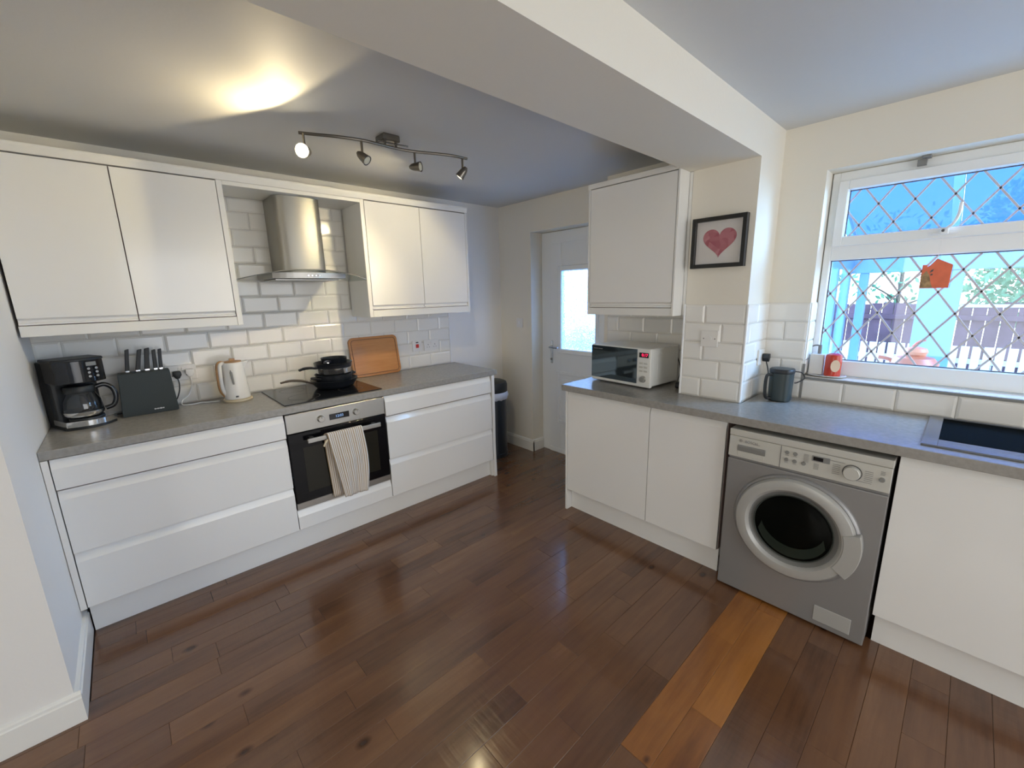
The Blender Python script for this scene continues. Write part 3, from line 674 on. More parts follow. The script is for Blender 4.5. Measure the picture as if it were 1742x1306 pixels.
# handle flap on the right of the ring
b = nb(); P = []
for i in range(13):
    a = R(-33+50*i/12); P.append((-2.733-.252*math.cos(a), .4425+.252*math.sin(a)))
for i in range(13):
    a = R(17-50*i/12); P.append((-2.733-.190*math.cos(a), .4425+.190*math.sin(a)))
prism(b, P, 'x', WX-.040, WX-.004, .003); ob('door_handle', b, 'silver_light', dor)
b = nb(); box(b, WX-.0035, WX+.001, -2.984, -2.852, .038, .112, .0015); ob('filter_flap', b, 'silver_light', body)

# ------------------------------------------------------------------ leaded window
FXF = XN+.118
win = bpy.data.objects.new('window_1', None); COL.objects.link(win); win.location = (FXF, -3.18, 1.03); win['kind'] = 'structure'; bpy.context.view_layer.update()
wy0, wy1 = -3.775, -2.575
def frame_rect(x0, x1, y0, y1, z0, z1, t_, bev=.004):
    b = nb(); tl, tr_, tb, tt = t_
    box(b, x0, x1, y1-tl, y1, z0, z1, bev); box(b, x0, x1, y0, y0+tr_, z0, z1, bev); box(b, x0, x1, y0+tr_-.002, y1-tl+.002, z0, z0+tb, bev); box(b, x0, x1, y0+tr_-.002, y1-tl+.002, z1-tt, z1, bev); return b
b = frame_rect(FXF, FXF+.065, wy0, wy1, 1.034, 2.066, (.032, .032, .082, .052)); box(b, FXF, FXF+.065, wy0+.03, wy1-.03, 1.637, 1.712, .004)
wf = ob('window_frame', b, 'upvc', win)
b = frame_rect(FXF-.018, FXF+.04, wy0+.03, wy1-.032, 1.706, 2.022, (.042, .042, .047, .045)); sash = ob('opening_sash', b, 'upvc', win)
b = nb(); box(b, FXF+.030, FXF+.036, wy0+.06, wy1-.06, 1.745, 1.985); ob('glass_pane', b, 'pane', sash)
b = nb(); box(b, FXF+.030, FXF+.036, wy0+.025, wy1-.025, 1.11, 1.645); lg = ob('glass_pane', b, 'pane', win)
def leads(ya, yb, za, zb, ny, nz, dy, dz, x, parent):
    """diagonal strips through nodes (ny + i*dy, nz + j*dz), clipped to the pane"""
    for s in (1, -1):
        sl = s*dz/dy
        offs = {}
        for i in range(-30, 30):
            c = nz - sl*(ny+i*dy)
            # clip line z = sl*y + c
            pts = []
            for y_ in (ya, yb):
                z_ = sl*y_+c
                if za <= z_ <= zb: pts.append((y_, z_))
            for z_ in (za, zb):
                y_ = (z_-c)/sl
                if ya < y_ < yb: pts.append((y_, z_))
            if len(pts) < 2: continue
            pts.sort(); (y1_, z1_), (y2_, z2_) = pts[0], pts[-1]
            L = math.hypot(y2_-y1_, z2_-z1_)
            if L < .02: continue
            a = math.atan2(z2_-z1_, y2_-y1_)
            b = nb(); box(b, -.0015, .0015, -L/2, L/2, -.0044, .0044, .0008, 1, Matrix.Translation((x, (y1_+y2_)/2, (z1_+z2_)/2)) @ Matrix.Rotation(a, 4, 'X'))
            ob('lead_strip', b, 'lead', parent)
leads(wy0+.072, wy1-.075, 1.755, 1.975, -2.767, 1.897, .1315, .184, FXF+.028, sash)
leads(wy0+.033, wy1-.033, 1.117, 1.636, -2.690, 1.5665, .1365, .197, FXF+.028, win)
b = nb()
for (ya, yb, za, zb) in ((wy0+.072, wy1-.074, 1.753, 1.977), (wy0+.032, wy1-.032, 1.116, 1.637)):
    for q in ((ya, yb, za, za+.004), (ya, yb, zb-.004, zb), (ya, ya+.004, za, zb), (yb-.004, yb, za, zb)): box(b, FXF+.024, FXF+.032, *q)
ob('glazing_seal', b, 'darkgrey', win)
# handle
hy = -3.018
b = nb(); box(b, FXF-.026, FXF-.018, hy-.045, hy+.045, 1.722, 1.732, .002); box(b, FXF-.034, FXF-.018, hy-.014, hy+.014, 1.722, 1.752, .003)
tube(b, [(FXF-.036, hy-.004, 1.745), (FXF-.042, hy-.024, 1.765), (FXF-.042, hy-.036, 1.80), (FXF-.040, hy-.038, 1.85)], .0065, 8); ob('handle', b, 'trim', sash, True)
b = nb(); cyl(b, (FXF-.034, hy+.004, 1.738), (-1, 0, 0), .006, .003, 12); ob('lock_button', b, 'darkgrey', sash)
# blind bracket on the reveal head
b = nb(); box(b, FXF-.055, FXF-.012, -2.935, -2.905, 2.056, 2.0665, .001); box(b, FXF-.03, FXF-.012, -2.922, -2.89, 2.030, 2.056, .001)
tag(ob('blind_bracket', b, 'midgrey'), 'small grey blind bracket at the top of the window recess', 'bracket')

# hanging house ornament
t_ = thing('hanging_ornament', 'orange house-shaped ornament hanging on a string in front of the leaded window', 'ornament', (FXF-.035, -3.013, 1.49))
b = nb(); prism(b, [(-2.968, 1.487), (-2.968, 1.592), (-2.984, 1.592), (-2.984, 1.582), (-2.992, 1.588), (-3.013, 1.618), (-3.066, 1.588), (-3.064, 1.487)], 'x', FXF-.038, FXF-.033, .0006); pl_ = ob('house_plaque', b, 'orange', t_)
b = nb(); prism(b, [(-2.970, 1.489), (-2.970, 1.545), (-2.984, 1.566), (-2.996, 1.545), (-3.004, 1.51), (-3.012, 1.489)], 'x', FXF-.0386, FXF-.0378); ob('painted_patch', b, 'olive', pl_)
b = nb(); prism(b, [(-2.995, 1.556), (-3.005, 1.562), (-3.007, 1.572), (-2.999, 1.568)], 'x', FXF-.0388, FXF-.0378); prism(b, [(-2.999, 1.543), (-3.006, 1.545), (-3.006, 1.552), (-2.999, 1.551)], 'x', FXF-.0388, FXF-.0378); ob('painted_bird', b, 'darkgrey', pl_)
b = nb(); tube(b, [(FXF-.036, -3.013, 1.612), (FXF-.038, -3.016, 1.68), (FXF-.041, -3.020, 1.747)], .0008, 5); ob('string', b, 'cable_w', t_)

# ------------------------------------------------------------------ back door
DX = XD+.14
dr_ = bpy.data.objects.new('door_1', None); COL.objects.link(dr_); dr_.location = (DX, -.83, 0); dr_['kind'] = 'structure'; bpy.context.view_layer.update()
b = nb(); Y0, Y1 = -1.248, -.422
box(b, DX, DX+.07, Y1-.105, Y1, 0, 2.028, .003); box(b, DX, DX+.07, Y0, Y0+.105, 0, 2.028, .003); box(b, DX, DX+.07, Y0+.1, Y1-.1, 1.925, 2.028, .003); box(b, DX-.01, DX+.07, Y0+.1, Y1-.1, 0, .045, .003)
ob('door_frame', b, 'upvc', dr_)
LY0, LY1 = Y0+.102, Y1-.102
b = nb(); box(b, DX-.006, DX+.05, LY1-.135, LY1, .04, 1.93, .002); box(b, DX-.006, DX+.05, LY0, LY0+.10, .04, 1.93, .002)
box(b, DX-.006, DX+.05, LY0+.099, LY1-.134, 1.69, 1.93, .002); box(b, DX-.006, DX+.05, LY0+.099, LY1-.134, .04, 1.005, .002)
leaf = ob('door_leaf', b, 'upvc', dr_)
b = frame_rect(DX-.018, DX+.0, LY0+.075, LY1-.10, .965, 1.735, (.045, .035, .045, .045), .006); ob('glazing_bead', b, 'upvc', leaf)
b = nb(); box(b, DX+.012, DX+.02, LY0+.09, LY1-.12, .99, 1.71); ob('frosted_glass', b, 'frosted', leaf)
b = frame_rect(DX-.014, DX-.003, LY0+.075, LY1-.085, .30, .80, (.03, .03, .03, .03), .005); box(b, DX-.013, DX-.003, LY0+.14, LY1-.15, .37, .73, .004); ob('raised_panel', b, 'upvc', leaf)
b = nb(); box(b, DX-.016, DX-.006, -.567, -.541, .865, 1.075, .004, 2); pt = ob('handle_plate', b, 'chrome', leaf)
b = nb(); tube(b, [(DX-.012, -.554, 1.02), (DX-.05, -.556, 1.02), (DX-.055, -.575, 1.02), (DX-.052, -.655, 1.016)], .008, 8); ob('lever', b, 'chrome', pt, True)
b = nb(); cyl(b, (DX-.014, -.554, .905), (-1, 0, 0), .011, .008, 16); ob('keyhole', b, 'steel_dark', pt)

# light switch on the door wall
t_ = thing('light_switch', 'white light switch on the wall left of the back door', 'light switch', (XD-.005, -.27, 1.236))
b = nb(); box(b, XD-.009, XD-.0005, -.311, -.227, 1.194, 1.28, .002, 2); ob('plate', b, 'socket', t_)
b = nb(); box(b, XD-.013, XD-.008, -.280, -.259, 1.222, 1.252, .001); ob('rocker', b, 'trim', t_)

# ------------------------------------------------------------------ sockets and switches on tiles
def socket_y(name, label, x0, x1, z0, z1, kind):
    t_ = thing(name, label, 'socket' if kind != 'cooker' else 'switch', ((x0+x1)/2, -.0095, (z0+z1)/2)); yy = -.009
    b = nb(); box(b, x0, x1, yy-.009, yy-.0002, z0, z1, .002, 2); p = ob('plate', b, 'socket', t_)
    if kind == 'double':
        for s in (.27, .73):
            xc = x0+(x1-x0)*s; b = nb(); box(b, xc-.003, xc+.003, yy-.0095, yy-.0088, z0+.045, z0+.053)
            for q in (-.011, .011): box(b, xc+q-.0035, xc+q+.0035, yy-.0095, yy-.0088, z0+.026, z0+.030)
            ob('pin_holes', b, 'darkgrey', p)
            b = nb(); xr = x0+(x1-x0)*(.44 if s < .5 else .56); box(b, xr-.006, xr+.006, yy-.013, yy-.008, z1-.032, z1-.014, .001); ob('rocker', b, 'socket', p)
    else:
        xc = (x0+x1)/2; b = nb(); box(b, xc-.013, xc+.013, yy-.014, yy-.008, z0+.028, z0+.058, .001); ob('red_rocker', b, 'red', p)
        b = nb(); box(b, xc-.012, xc+.012, yy-.0096, yy-.0088, z1-.022, z1-.012); ob('neon', b, 'darkgrey', p)
    return p
socket_y('cooker_switch', 'white cooker switch plate with red rocker right of the chopping board', -.622, -.534, 1.052, 1.142, 'cooker')
socket_y('double_socket', 'white double socket beside the red cooker switch', -.512, -.366, 1.048, 1.138, 'double')
socket_y('double_socket', 'white double socket with two plugs behind the knife block and kettle', -2.235, -2.089, 1.052, 1.142, 'double')
# blank outlet on the pier
t_ = thing('cord_outlet', 'square white cord outlet plate on the tiled pier', 'socket', (XP-.013, -2.2, 1.243))
b = nb(); box(b, XP-.018, XP-.009, -2.245, -2.155, 1.199, 1.287, .002, 2); p = ob('plate', b, 'socket', t_)
b = nb(); cyl(b, (XP-.017, -2.2, 1.243), (-1, 0, 0), .013, .004, 20); ob('centre_boss', b, 'cream' if False else 'socket', p)
for s in (-.03, .03): b = nb(); cyl(b, (XP-.0175, -2.2+s, 1.243), (-1, 0, 0), .003, .0012, 10); ob('screw', b, 'darkgrey', p)
t_ = thing('single_socket', 'white single socket on the narrow pier side above the grey pot', 'socket', (.20, YP1-.01, 1.13))
b = nb(); box(b, .165, .251, YP1-.018, YP1-.009, 1.088, 1.174, .002, 2); ob('plate', b, 'socket', t_)
t_ = thing('socket', 'white socket low behind the microwave', 'socket', (XN-.01, -1.96, 1.09)) if False else None

# ------------------------------------------------------------------ light bar
t_ = thing('spotlight_bar', 'curved bronze ceiling bar with four small spotlights', 'ceiling light', (-1.25, -1.03, ZC))
b = nb(); box(b, -1.29, -1.20, -1.075, -.985, ZC-.032, ZC-.0005, .004); ob('ceiling_rose', b, 'fittings', t_)
b = nb(); 
for dy in (-.022, .022): tube(b, [(-1.31, -1.03+dy, ZC-.036), (-1.245, -1.035+dy, ZC-.040), (-1.15, -1.03+dy*1.4, ZC-.036)], .004, 6)
for x in (-1.275, -1.215): cyl(b, (x, -1.055, ZC-.060), (0, 0, 1), .006, .03, 10)
ob('bracket', b, 'fittings', t_)
b = nb(); tube(b, [(-1.655, -.975, 2.240), (-1.60, -.995, 2.24), (-1.50, -1.035, 2.24), (-1.39, -1.060, 2.24), (-1.30, -1.058, 2.24), (-1.22, -1.055, 2.24), (-1.12, -1.07, 2.24), (-1.0, -1.115, 2.24), (-.92, -1.138, 2.24), (-.835, -1.142, 2.24)], .007, 8)
rail = ob('curved_rail', b, 'fittings', t_, True)
rd = Vector((math.sin(yaw), -math.cos(yaw), 0)); fd = Vector((math.cos(yaw), math.sin(yaw), 0))
def head(stem, d, bulbm, lab, k=.80):
    stem = Vector(stem); d = Vector(d).normalized()
    pv = stem+Vector((0, 0, -.062))
    b = nb(); cyl(b, pv, (0, 0, 1), .0055, .062, 10); lathe(b, [(0, -.008), (.008, 0), (0, .008)], 12, Matrix.Translation(pv), False); ob('stem', b, 'fittings', t_, True)
    c = pv-d*.030*k+Vector((0, 0, -.012*k)); SC = Matrix.Scale(k, 4)
    b = nb(); lathe(b, [(0, -.012), (.010, -.010), (.019, .004), (.024, .022), (.027, .045), (.031, .068), (.029, .068), (.024, .05), (0, .046)], 28, along(c, d) @ SC, False)
    h = ob('spotlight_head', b, 'fittings', t_, True); h['label'] = lab
    b = nb(); lathe(b, [(0, .048), (.020, .050), (.025, .060), (.024, .067), (.012, .071), (0, .072)], 24, along(c, d) @ SC, False); ob('lamp_bulb', b, bulbm, h, True)
    return c+d*.075
head((-1.638, -.985, 2.238), (-.62, -.76, -.22), 'bulb', 'glowing spotlight head facing the room', 1.0)
head((-1.40, -1.06, 2.238), rd*.72-fd*.15+Vector((0, 0, -.62)), 'bulboff', 'unlit spotlight head angled down to the right')
head((-1.12, -1.07, 2.238), rd*.95-fd*.25+Vector((0, 0, -.05)), 'bulboff', 'unlit spotlight head pointing sideways')
head((-.865, -1.139, 2.238), rd*-.60+fd*.10+Vector((0, 0, -.70)), 'bulbwall', 'lit spotlight head aimed down at the wall tiles')

# ------------------------------------------------------------------ things on the left worktop
# coffee maker (local: faces -Y, then turned)
t_ = thing('coffee_maker', 'black filter coffee maker with glass carafe in the left worktop corner', 'coffee maker', (-2.590, -.165, WT), R(22))
def rrect(x0, x1, y0, y1, r, n_=5):
    P = []
    for cx, cy, a0 in ((x1-r, y1-r, 0), (x0+r, y1-r, 90), (x0+r, y0+r, 180), (x1-r, y0+r, 270)):
        for i in range(n_+1): a = R(a0+90*i/n_); P.append((cx+r*math.cos(a), cy+r*math.sin(a)))
    return P
def front_round(x0, x1, y0, y1, bulge):
    P = [(x0, y1), (x0, y0+bulge)]
    for i in range(1, 12): u = i/12; P.append((x0+(x1-x0)*u, y0+bulge-bulge*math.sin(math.pi*u)))
    return P+[(x1, y0+bulge), (x1, y1)]
b = nb(); prism(b, rrect(-.095, .09, .02, .125, .02), 'z', .0, .325, .003); ob('water_tank_column', b, 'blackmat', t_, local=True)
b = nb(); prism(b, front_round(-.095, .09, -.115, .06, .035), 'z', .222, .335, .006, 2); hd = ob('brew_head', b, 'black', t_, local=True)
b = nb(); prism(b, front_round(-.098, .093, -.118, .06, .035), 'z', .328, .342, .004); ob('top_lid', b, 'blackmat', hd, local=True)
b = nb(); prism(b, front_round(-.098, .096, -.125, .06, .045), 'z', .0, .018, .002); bs_ = ob('base', b, 'blackmat', t_, local=True)
b = nb(); prism(b, front_round(-.097, .097, -.130, .05, .045), 'z', .014, .042, .002); ob('chrome_band', b, 'chrome', bs_, local=True)
b = nb(); cyl(b, (0, -.035, .042), (0, 0, 1), .066, .006, 40); ob('hot_plate', b, 'blackmat', bs_, local=True)
b = nb(); box(b, .012, .05, -.1155, -.108, .303, .322, .001); pd = ob('display', b, 'midgrey', hd, local=True)
b = nb()
for i in range(2):
    for j in range(3): b = nb(); cyl(b, (.018+i*.03, -.1125+.003*i, .290-j*.019), (0, -1, 0), .0058, .005, 14); ob('button', b, 'chrome', hd, local=True)
cf = thing('coffee_carafe', 'glass carafe with black handle standing in the coffee maker', 'carafe', (-2.582, -.205, WT+.0485), R(22-6)); cf.scale = (1.04, 1.04, 1.10)
b = nb(); lathe(b, [(0, 0), (.055, 0), (.066, .012), (.071, .035), (.066, .075), (.052, .105), (.050, .118)], 40, None, False); ob('glass_jug', b, 'carafe', cf, True, local=True)
b = nb(); lathe(b, [(.0535, .112), (.056, .118), (.056, .134), (.052, .142), (.02, .147), (0, .147)], 40, None, False); ob('lid', b, 'blackmat', cf, True, local=True)
b = nb(); lathe(b, [(.0665, .010), (.0715, .018), (.0725, .030), (.070, .030)], 40, None, False); ob('steel_band', b, 'chrome', cf, True, local=True)
b = nb(); lathe(b, [(0, .002), (.054, .002), (.066, .014), (.068, .034), (0, .034)], 32, None, False); ob('coffee', b, 'drum', cf, local=True)
b = nb(); tube(b, [(.052, -.01, .128), (.085, -.016, .135), (.112, -.02, .112), (.118, -.022, .070), (.104, -.02, .035), (.074, -.014, .024)], .0085, 10, flat=1.2); ob('handle', b, 'black', cf, True, local=True)

# knife block
t_ = thing('knife_block', 'dark slate-coloured knife block between coffee maker and kettle', 'knife block', (-2.334, -.115, WT))
b = nb(); prism(b, [(-2.450, WT+.006), (-2.446, WT), (-2.218, WT), (-2.212, WT+.005), (-2.222, 1.141), (-2.436, 1.141)], 'y', -.165, -.078, .002); kb = ob('block', b, 'block', t_)
b = nb(); x = -2.318
for w, h in ((.006, .007), (.0045, .005), (.005, .006), (.0045, .0045), (.006, .008), (.004, .005), (.005, .006)): box(b, x, x+w, -.1662, -.1655, .934-h/2, .934+h/2); x += w+.0012
ob('wordmark', b, 'cable_w', kb)
kl = ['leftmost knife in the block, a little apart from the rest', 'second knife from the left in the block', 'tallest knife standing in the middle of the block', 'fourth knife from the left in the block', 'rightmost knife in the block']
for i, (x, dx, h, w) in enumerate(((-2.394, .016, .114, .0105), (-2.351, .024, .110, .012), (-2.313, .017, .114, .013), (-2.277, .007, .103, .010), (-2.254, .010, .105, .0095))):
    k = thing('kitchen_knife', kl[i], 'knife', (x, -.12, 1.141), group='knives in the dark block')
    b = nb(); prism(b, [(x-w*.9, 1.152), (x-w+dx*.55, 1.152+h*.5), (x-w+dx, 1.149+h), (x+w*.7+dx, 1.153+h), (x+w*.8+dx*.45, 1.152+h*.5), (x+w*.9, 1.152)], 'y', -.129, -.111, .003, 2); ob('handle', b, 'blackmat', k)
    b = nb(); box(b, x-w*.8, x+w*.8, -.128, -.112, 1.1412, 1.153, .001); ob('bolster', b, 'chrome', k)

# kettle
t_ = thing('electric_kettle', 'white electric kettle with tan lid and grey level window', 'kettle', (-1.925, -.17, WT))
b = nb(); lathe(b, [(0, 0), (.074, 0), (.078, .006), (.076, .013), (.06, .016), (0, .016)], 40, Matrix.Translation((-1.925, -.17, WT)), False); ob('power_base', b, 'cream', t_, True)
b = nb(); lathe(b, [(0, .017), (.066, .017), (.0685, .025), (.064, .08), (.058, .15), (.055, .215), (.053, .232), (.050, .236), (0, .236)], 40, Matrix.Translation((-1.925, -.17, WT)), False); kt = ob('body', b, 'kettle', t_, True)
b = nb(); lathe(b, [(.049, .235), (.046, .242), (.02, .246), (.0, .247)], 32, Matrix.Translation((-1.925, -.17, WT)), False); box(b, -1.94, -1.912, -.185, -.155, WT+.244, WT+.258, .004, 2); ob('lid', b, 'tan', kt, True)
b = nb(); prism(b, [(-1.885, 1.142), (-1.845, 1.149), (-1.855, 1.135), (-1.872, 1.105), (-1.880, 1.100)], 'y', -.19, -.15, .003); ob('spout', b, 'kettle', kt)
b = nb(); tube(b, [(-1.965, -.180, 1.140), (-1.984, -.187, 1.143), (-1.995, -.190, 1.125), (-1.998, -.192, 1.06), (-1.996, -.19, .99), (-1.982, -.184, .955)], .010, 10); ob('handle', b, 'kettle', kt, True)
b = nb(); tube(b, [(-1.974, -.172, 1.146), (-1.990, -.175, 1.148), (-2.004, -.178, 1.128), (-2.008, -.18, 1.06), (-2.005, -.178, .985), (-1.986, -.172, .945)], .0105, 10); ob('handle_lit_edge', b, 'tan', kt, True)  # lamp-lit orange edge of the handle, drawn as a tan tube
b = nb(); prism(b, [(-1.949, 1.02), (-1.956, 1.09), (-1.951, 1.108), (-1.943, 1.09), (-1.940, 1.02)], 'y', -.236, -.228, .001); ob('level_window', b, 'midgrey', kt)
b = nb(); box(b, -1.945, -1.930, -.2385, -.235, .940, .950, .001); ob('switch', b, 'darkgrey', kt)
# plugs and leads
def plug_y(name, label, x, z, m, pts, ly=-.018):
    t_ = thing(name, label, 'plug', (x, ly, z))
    b = nb(); prism(b, [(x-.018, z+.018), (x+.018, z+.018), (x+.021, z-.004), (x+.009, z-.026), (x-.009, z-.026), (x-.021, z-.004)], 'y', ly-.032, ly, .004, 2); ob('plug_body', b, m, t_, True)
    b = nb(); tube(b, pts, .0032, 8); ob('cable', b, m, t_, True)
plug_y('power_plug', 'black mains plug beside the knife block', -2.185, 1.092, 'blackmat', [(-2.185, -.036, 1.068), (-2.183, -.04, 1.03), (-2.192, -.045, .985), (-2.215, -.045, .94), (-2.26, -.045, .918), (-2.45, -.05, .9145), (-2.50, -.06, .9145)])
plug_y('power_plug', 'white mains plug in the socket left of the kettle', -2.125, 1.098, 'cable_w', [(-2.125, -.036, 1.074), (-2.126, -.04, 1.02), (-2.15, -.05, .965), (-2.185, -.07, .94), (-2.19, -.085, .918), (-2.16, -.1, .9145), (-2.13, -.1, .9145), (-2.10, -.09, .9145), (-2.06, -.115, .9145), (-2.012, -.13, .9145)])

# chopping board leaning on the tiles
t_ = thing('chopping_board', 'large bamboo chopping board leaning against the tiles beside the pans', 'chopping board', (-.962, -.062, WT+.001), rot=(R(-10), 0, 0))
b = nb(); prism(b, rrect(-.195, .195, 0, .305, .035, 6), 'y', -.009, .009, .002, mtx=None) if False else None
P = rrect(-.197, .197, 0, .302, .036, 6); prism(b, P, 'y', -.009, .009, .003, 2); bo = ob('board', b, 'bamboo', t_, local=True)
b = nb()
Q = rrect(-.178, .178, .019, .283, .024, 6)
tube(b, [(p, -.0093, q) for p, q in Q+[Q[0]]], .0035, 6, False); ob('juice_groove', b, 'groove', bo, local=True)
b = nb()

# pans
ZH = WT+.0068
def pan_tag(name, label, cat, x, y, z, rz=0): return thing(name, label, cat, (x, y, z), rz)
px, py = -1.372, -.262
t_ = pan_tag('frying_pan', 'large black frying pan at the bottom of the pan stack on the hob', 'frying pan', px, py, ZH, R(188))
b = nb(); lathe(b, [(0, 0), (.105, 0), (.118, .008), (.136, .030), (.146, .052), (.150, .056), (.148, .058), (.140, .050), (.128, .028), (.110, .008), (0, .006)], 56, None, False); ob('bowl', b, 'nonstick', t_, True, True)
b = nb(); tube(b, [(.146, 0, .045), (.17, .0, .056), (.22, 0, .076), (.29, 0, .088), (.345, 0, .084)], [.009, .010, .012, .0125, .012, .010], 10, flat=.62); ob('handle', b, 'handlebrown', t_, True, True)
t_ = pan_tag('casserole_pot', 'black two-handled pot sitting inside the frying pan', 'pot', px, py, ZH+.0075, R(12))
b = nb(); lathe(b, [(0, 0), (.098, 0), (.108, .006), (.117, .080), (.121, .084), (.119, .086), (.112, .080), (.104, .008), (0, .005)], 56, None, False); ob('bowl', b, 'nonstick', t_, True, True)
for s in (-1, 1):
    b = nb(); tube(b, [(s*.114, -.034, .066), (s*.142, -.030, .070), (s*.148, 0, .072), (s*.142, .030, .070), (s*.114, .034, .066)], .007, 8); ob('side_handle', b, 'nonstick', t_, True, True)
t_ = pan_tag('saute_pan', 'steel-banded black pan third in the pan stack', 'frying pan', px+.004, py, ZH+.094, R(196))
b = nb(); lathe(b, [(0, 0), (.094, 0), (.104, .008), (.108, .030)], 56, None, False); ob('base', b, 'chrome', t_, True, True)
b = nb(); lathe(b, [(.104, .006), (.1090, .006), (.117, .042), (.115, .044), (.104, .042)], 56, None, False); ob('steel_band', b, 'chrome', t_, True, True)
b = nb(); lathe(b, [(.100, .036), (.1165, .0435), (.120, .070), (.123, .074), (.121, .076), (.114, .070), (.10, .040), (0, .038)], 56, None, False); ob('bowl', b, 'nonstick', t_, True, True)
b = nb(); tube(b, [(.112, 0, .050), (.14, 0, .053), (.17, 0, .060), (.21, 0, .062), (.245, 0, .056)], [.010, .011, .012, .013, .011], 10, flat=.7); ob('handle', b, 'nonstick', t_, True, True)
t_ = pan_tag('milk_pan', 'small black saucepan on top of the pan stack', 'saucepan', px+.012, py, ZH+.1325, R(232))
b = nb(); lathe(b, [(0, 0), (.070, 0), (.078, .006), (.081, .062), (.084, .066), (.082, .067), (.077, .062), (.074, .008), (0, .005)], 48, None, False); ob('bowl', b, 'nonstick', t_, True, True)
b = nb(); tube(b, [(.078, 0, .050), (.10, 0, .052), (.14, 0, .058), (.175, 0, .056)], [.009, .010, .011, .010], 10, flat=.7); hh = ob('handle', b, 'nonstick', t_, True, True)
b = nb(); tube(b, [(.074, 0, .044), (.10, 0, .044), (.118, 0, .047)], .007, 8, flat=.6); ob('steel_bracket', b, 'chrome', hh, True, True)

# ------------------------------------------------------------------ bin behind the drawer run
t_ = thing('pedal_bin', 'tall dark round bin with a black lid behind the drawer end panel', 'bin', (.065, -.215, 0))
T = Matrix.Translation((.065, -.215, 0))
b = nb(); lathe(b, [(0, 0), (.128, 0), (.130, .01), (.130, .035), (.125, .04), (.126, .60), (.0, .60)], 48, T, False); ob('body', b, 'binbody', t_, True)
b = nb(); lathe(b, [(.134, .625), (.137, .63), (.137, .690), (.128, .715), (.10, .728), (0, .734)], 48, T, False); ob('lid', b, 'blackmat', t_, True)
b_ = bmesh.new(); rg = []
random.seed(3)
for k, (z, r) in enumerate(((.628, .131), (.612, .140), (.592, .146), (.570, .142), (.556, .130))):
    rg.append([b_.verts.new((.065+(r+random.uniform(-.006, .008)*(k > 0))*math.cos(2*math.pi*i/40), -.215+(r+random.uniform(-.006, .008)*(k > 0))*math.sin(2*math.pi*i/40), z+random.uniform(-.008, .008)*(k > 2))) for i in range(40)])
for A, B in zip(rg, rg[1:]):
    for i in range(40): b_.faces.new((A[i], A[(i+1) % 40], B[(i+1) % 40], B[i]))
b = nb(); merge(b, b_); ob('bin_liner', b, 'bag', t_, True)

# ------------------------------------------------------------------ microwave (local: front faces -Y, width along X)
mwx, mwy = -.052, -1.648
t_ = thing('microwave', 'white microwave with dark mirrored door and red digital clock', 'microwave', (mwx, mwy, WT), R(-94.5+0))
Wd = .23; D = .315; Hh = .250
b = nb(); box(b, -Wd+.004, Wd-.004, .02, D, .014, Hh, .010, 3); bd = ob('casing', b, 'mwwhite', t_, local=True)
b = nb(); prism(b, rrect(.075, .265, .05, .215, .018, 4), 'x', Wd-.006, Wd-.002, .001); ob('side_panel', b, 'mwwhite', bd, local=True)
b = nb(); box(b, -Wd, Wd, -.002, .022, .010, Hh+.001, .005, 2); fc = ob('fascia', b, 'mwwhite', t_, local=True)
b = nb(); box(b, -Wd+.001, .135, -.008, -.001, .030, Hh-.006, .0015); dd = ob('door', b, 'mwdoor', t_, local=True)
b = nb(); x = -.210
for w in (.007, .006, .006, .006, .006, .003, .003, 0, .008, .006, .007, .007, .006):
    if w: box(b, x, x+w-.0012, -.0084, -.0079, .222, .2275)
    x += w if w else .004
ob('wordmark', b, 'midgrey', dd, local=True)
b = nb(); box(b, .148, .214, -.004, -.001, .196, .226, .0005); ds = ob('display', b, 'black', fc, local=True)
text('clock_digits', '0:17', .025, 'led', ds, Matrix.Translation((.188, -.0044, .211)) @ Matrix.Rotation(R(90), 4, 'X'), local=True)
for j in range(3):
    for i in range(2):
        b = nb(); box(b, .150+i*.032, .177+i*.032, -.005, -.001, .150-j*.024+.004, .166-j*.024, .002); ob('button', b, 'mwwhite' if False else 'panelgrey', fc, local=True)
b = nb(); lathe(b, [(0, 0), (.021, 0), (.021, .004), (.018, .006), (.016, .022), (0, .023)], 32, along(Vector((.181, -.001, .062)), (0, -1, 0)), False); ob('timer_dial', b, 'steel', fc, True, local=True)
for x in (-.19, .19):
    for y in (.05, .27): b = nb(); cyl(b, (x, y, .001), (0, 0, 1), .013, .014, 16); ob('foot', b, 'blackmat', t_, local=True)
t_ = thing('power_plug', 'black plug and lead behind the right side of the microwave', 'plug', (.10, -1.975, WT))
b = nb(); prism(b, [(.075, .912), (.115, .912), (.12, .93), (.11, .948), (.082, .948), (.072, .93)], 'y', -2.0, -1.965, .005, 2); ob('plug_body', b, 'blackmat', t_, True)
b = nb(); tube(b, [(.10, -1.965, .93), (.16, -1.94, .94), (.235, -1.915, .97), (.255, -1.905, 1.02), (.25, -1.895, 1.06), (.262, -1.875, 1.09)], .003, 8); ob('cable', b, 'blackmat', t_, True)

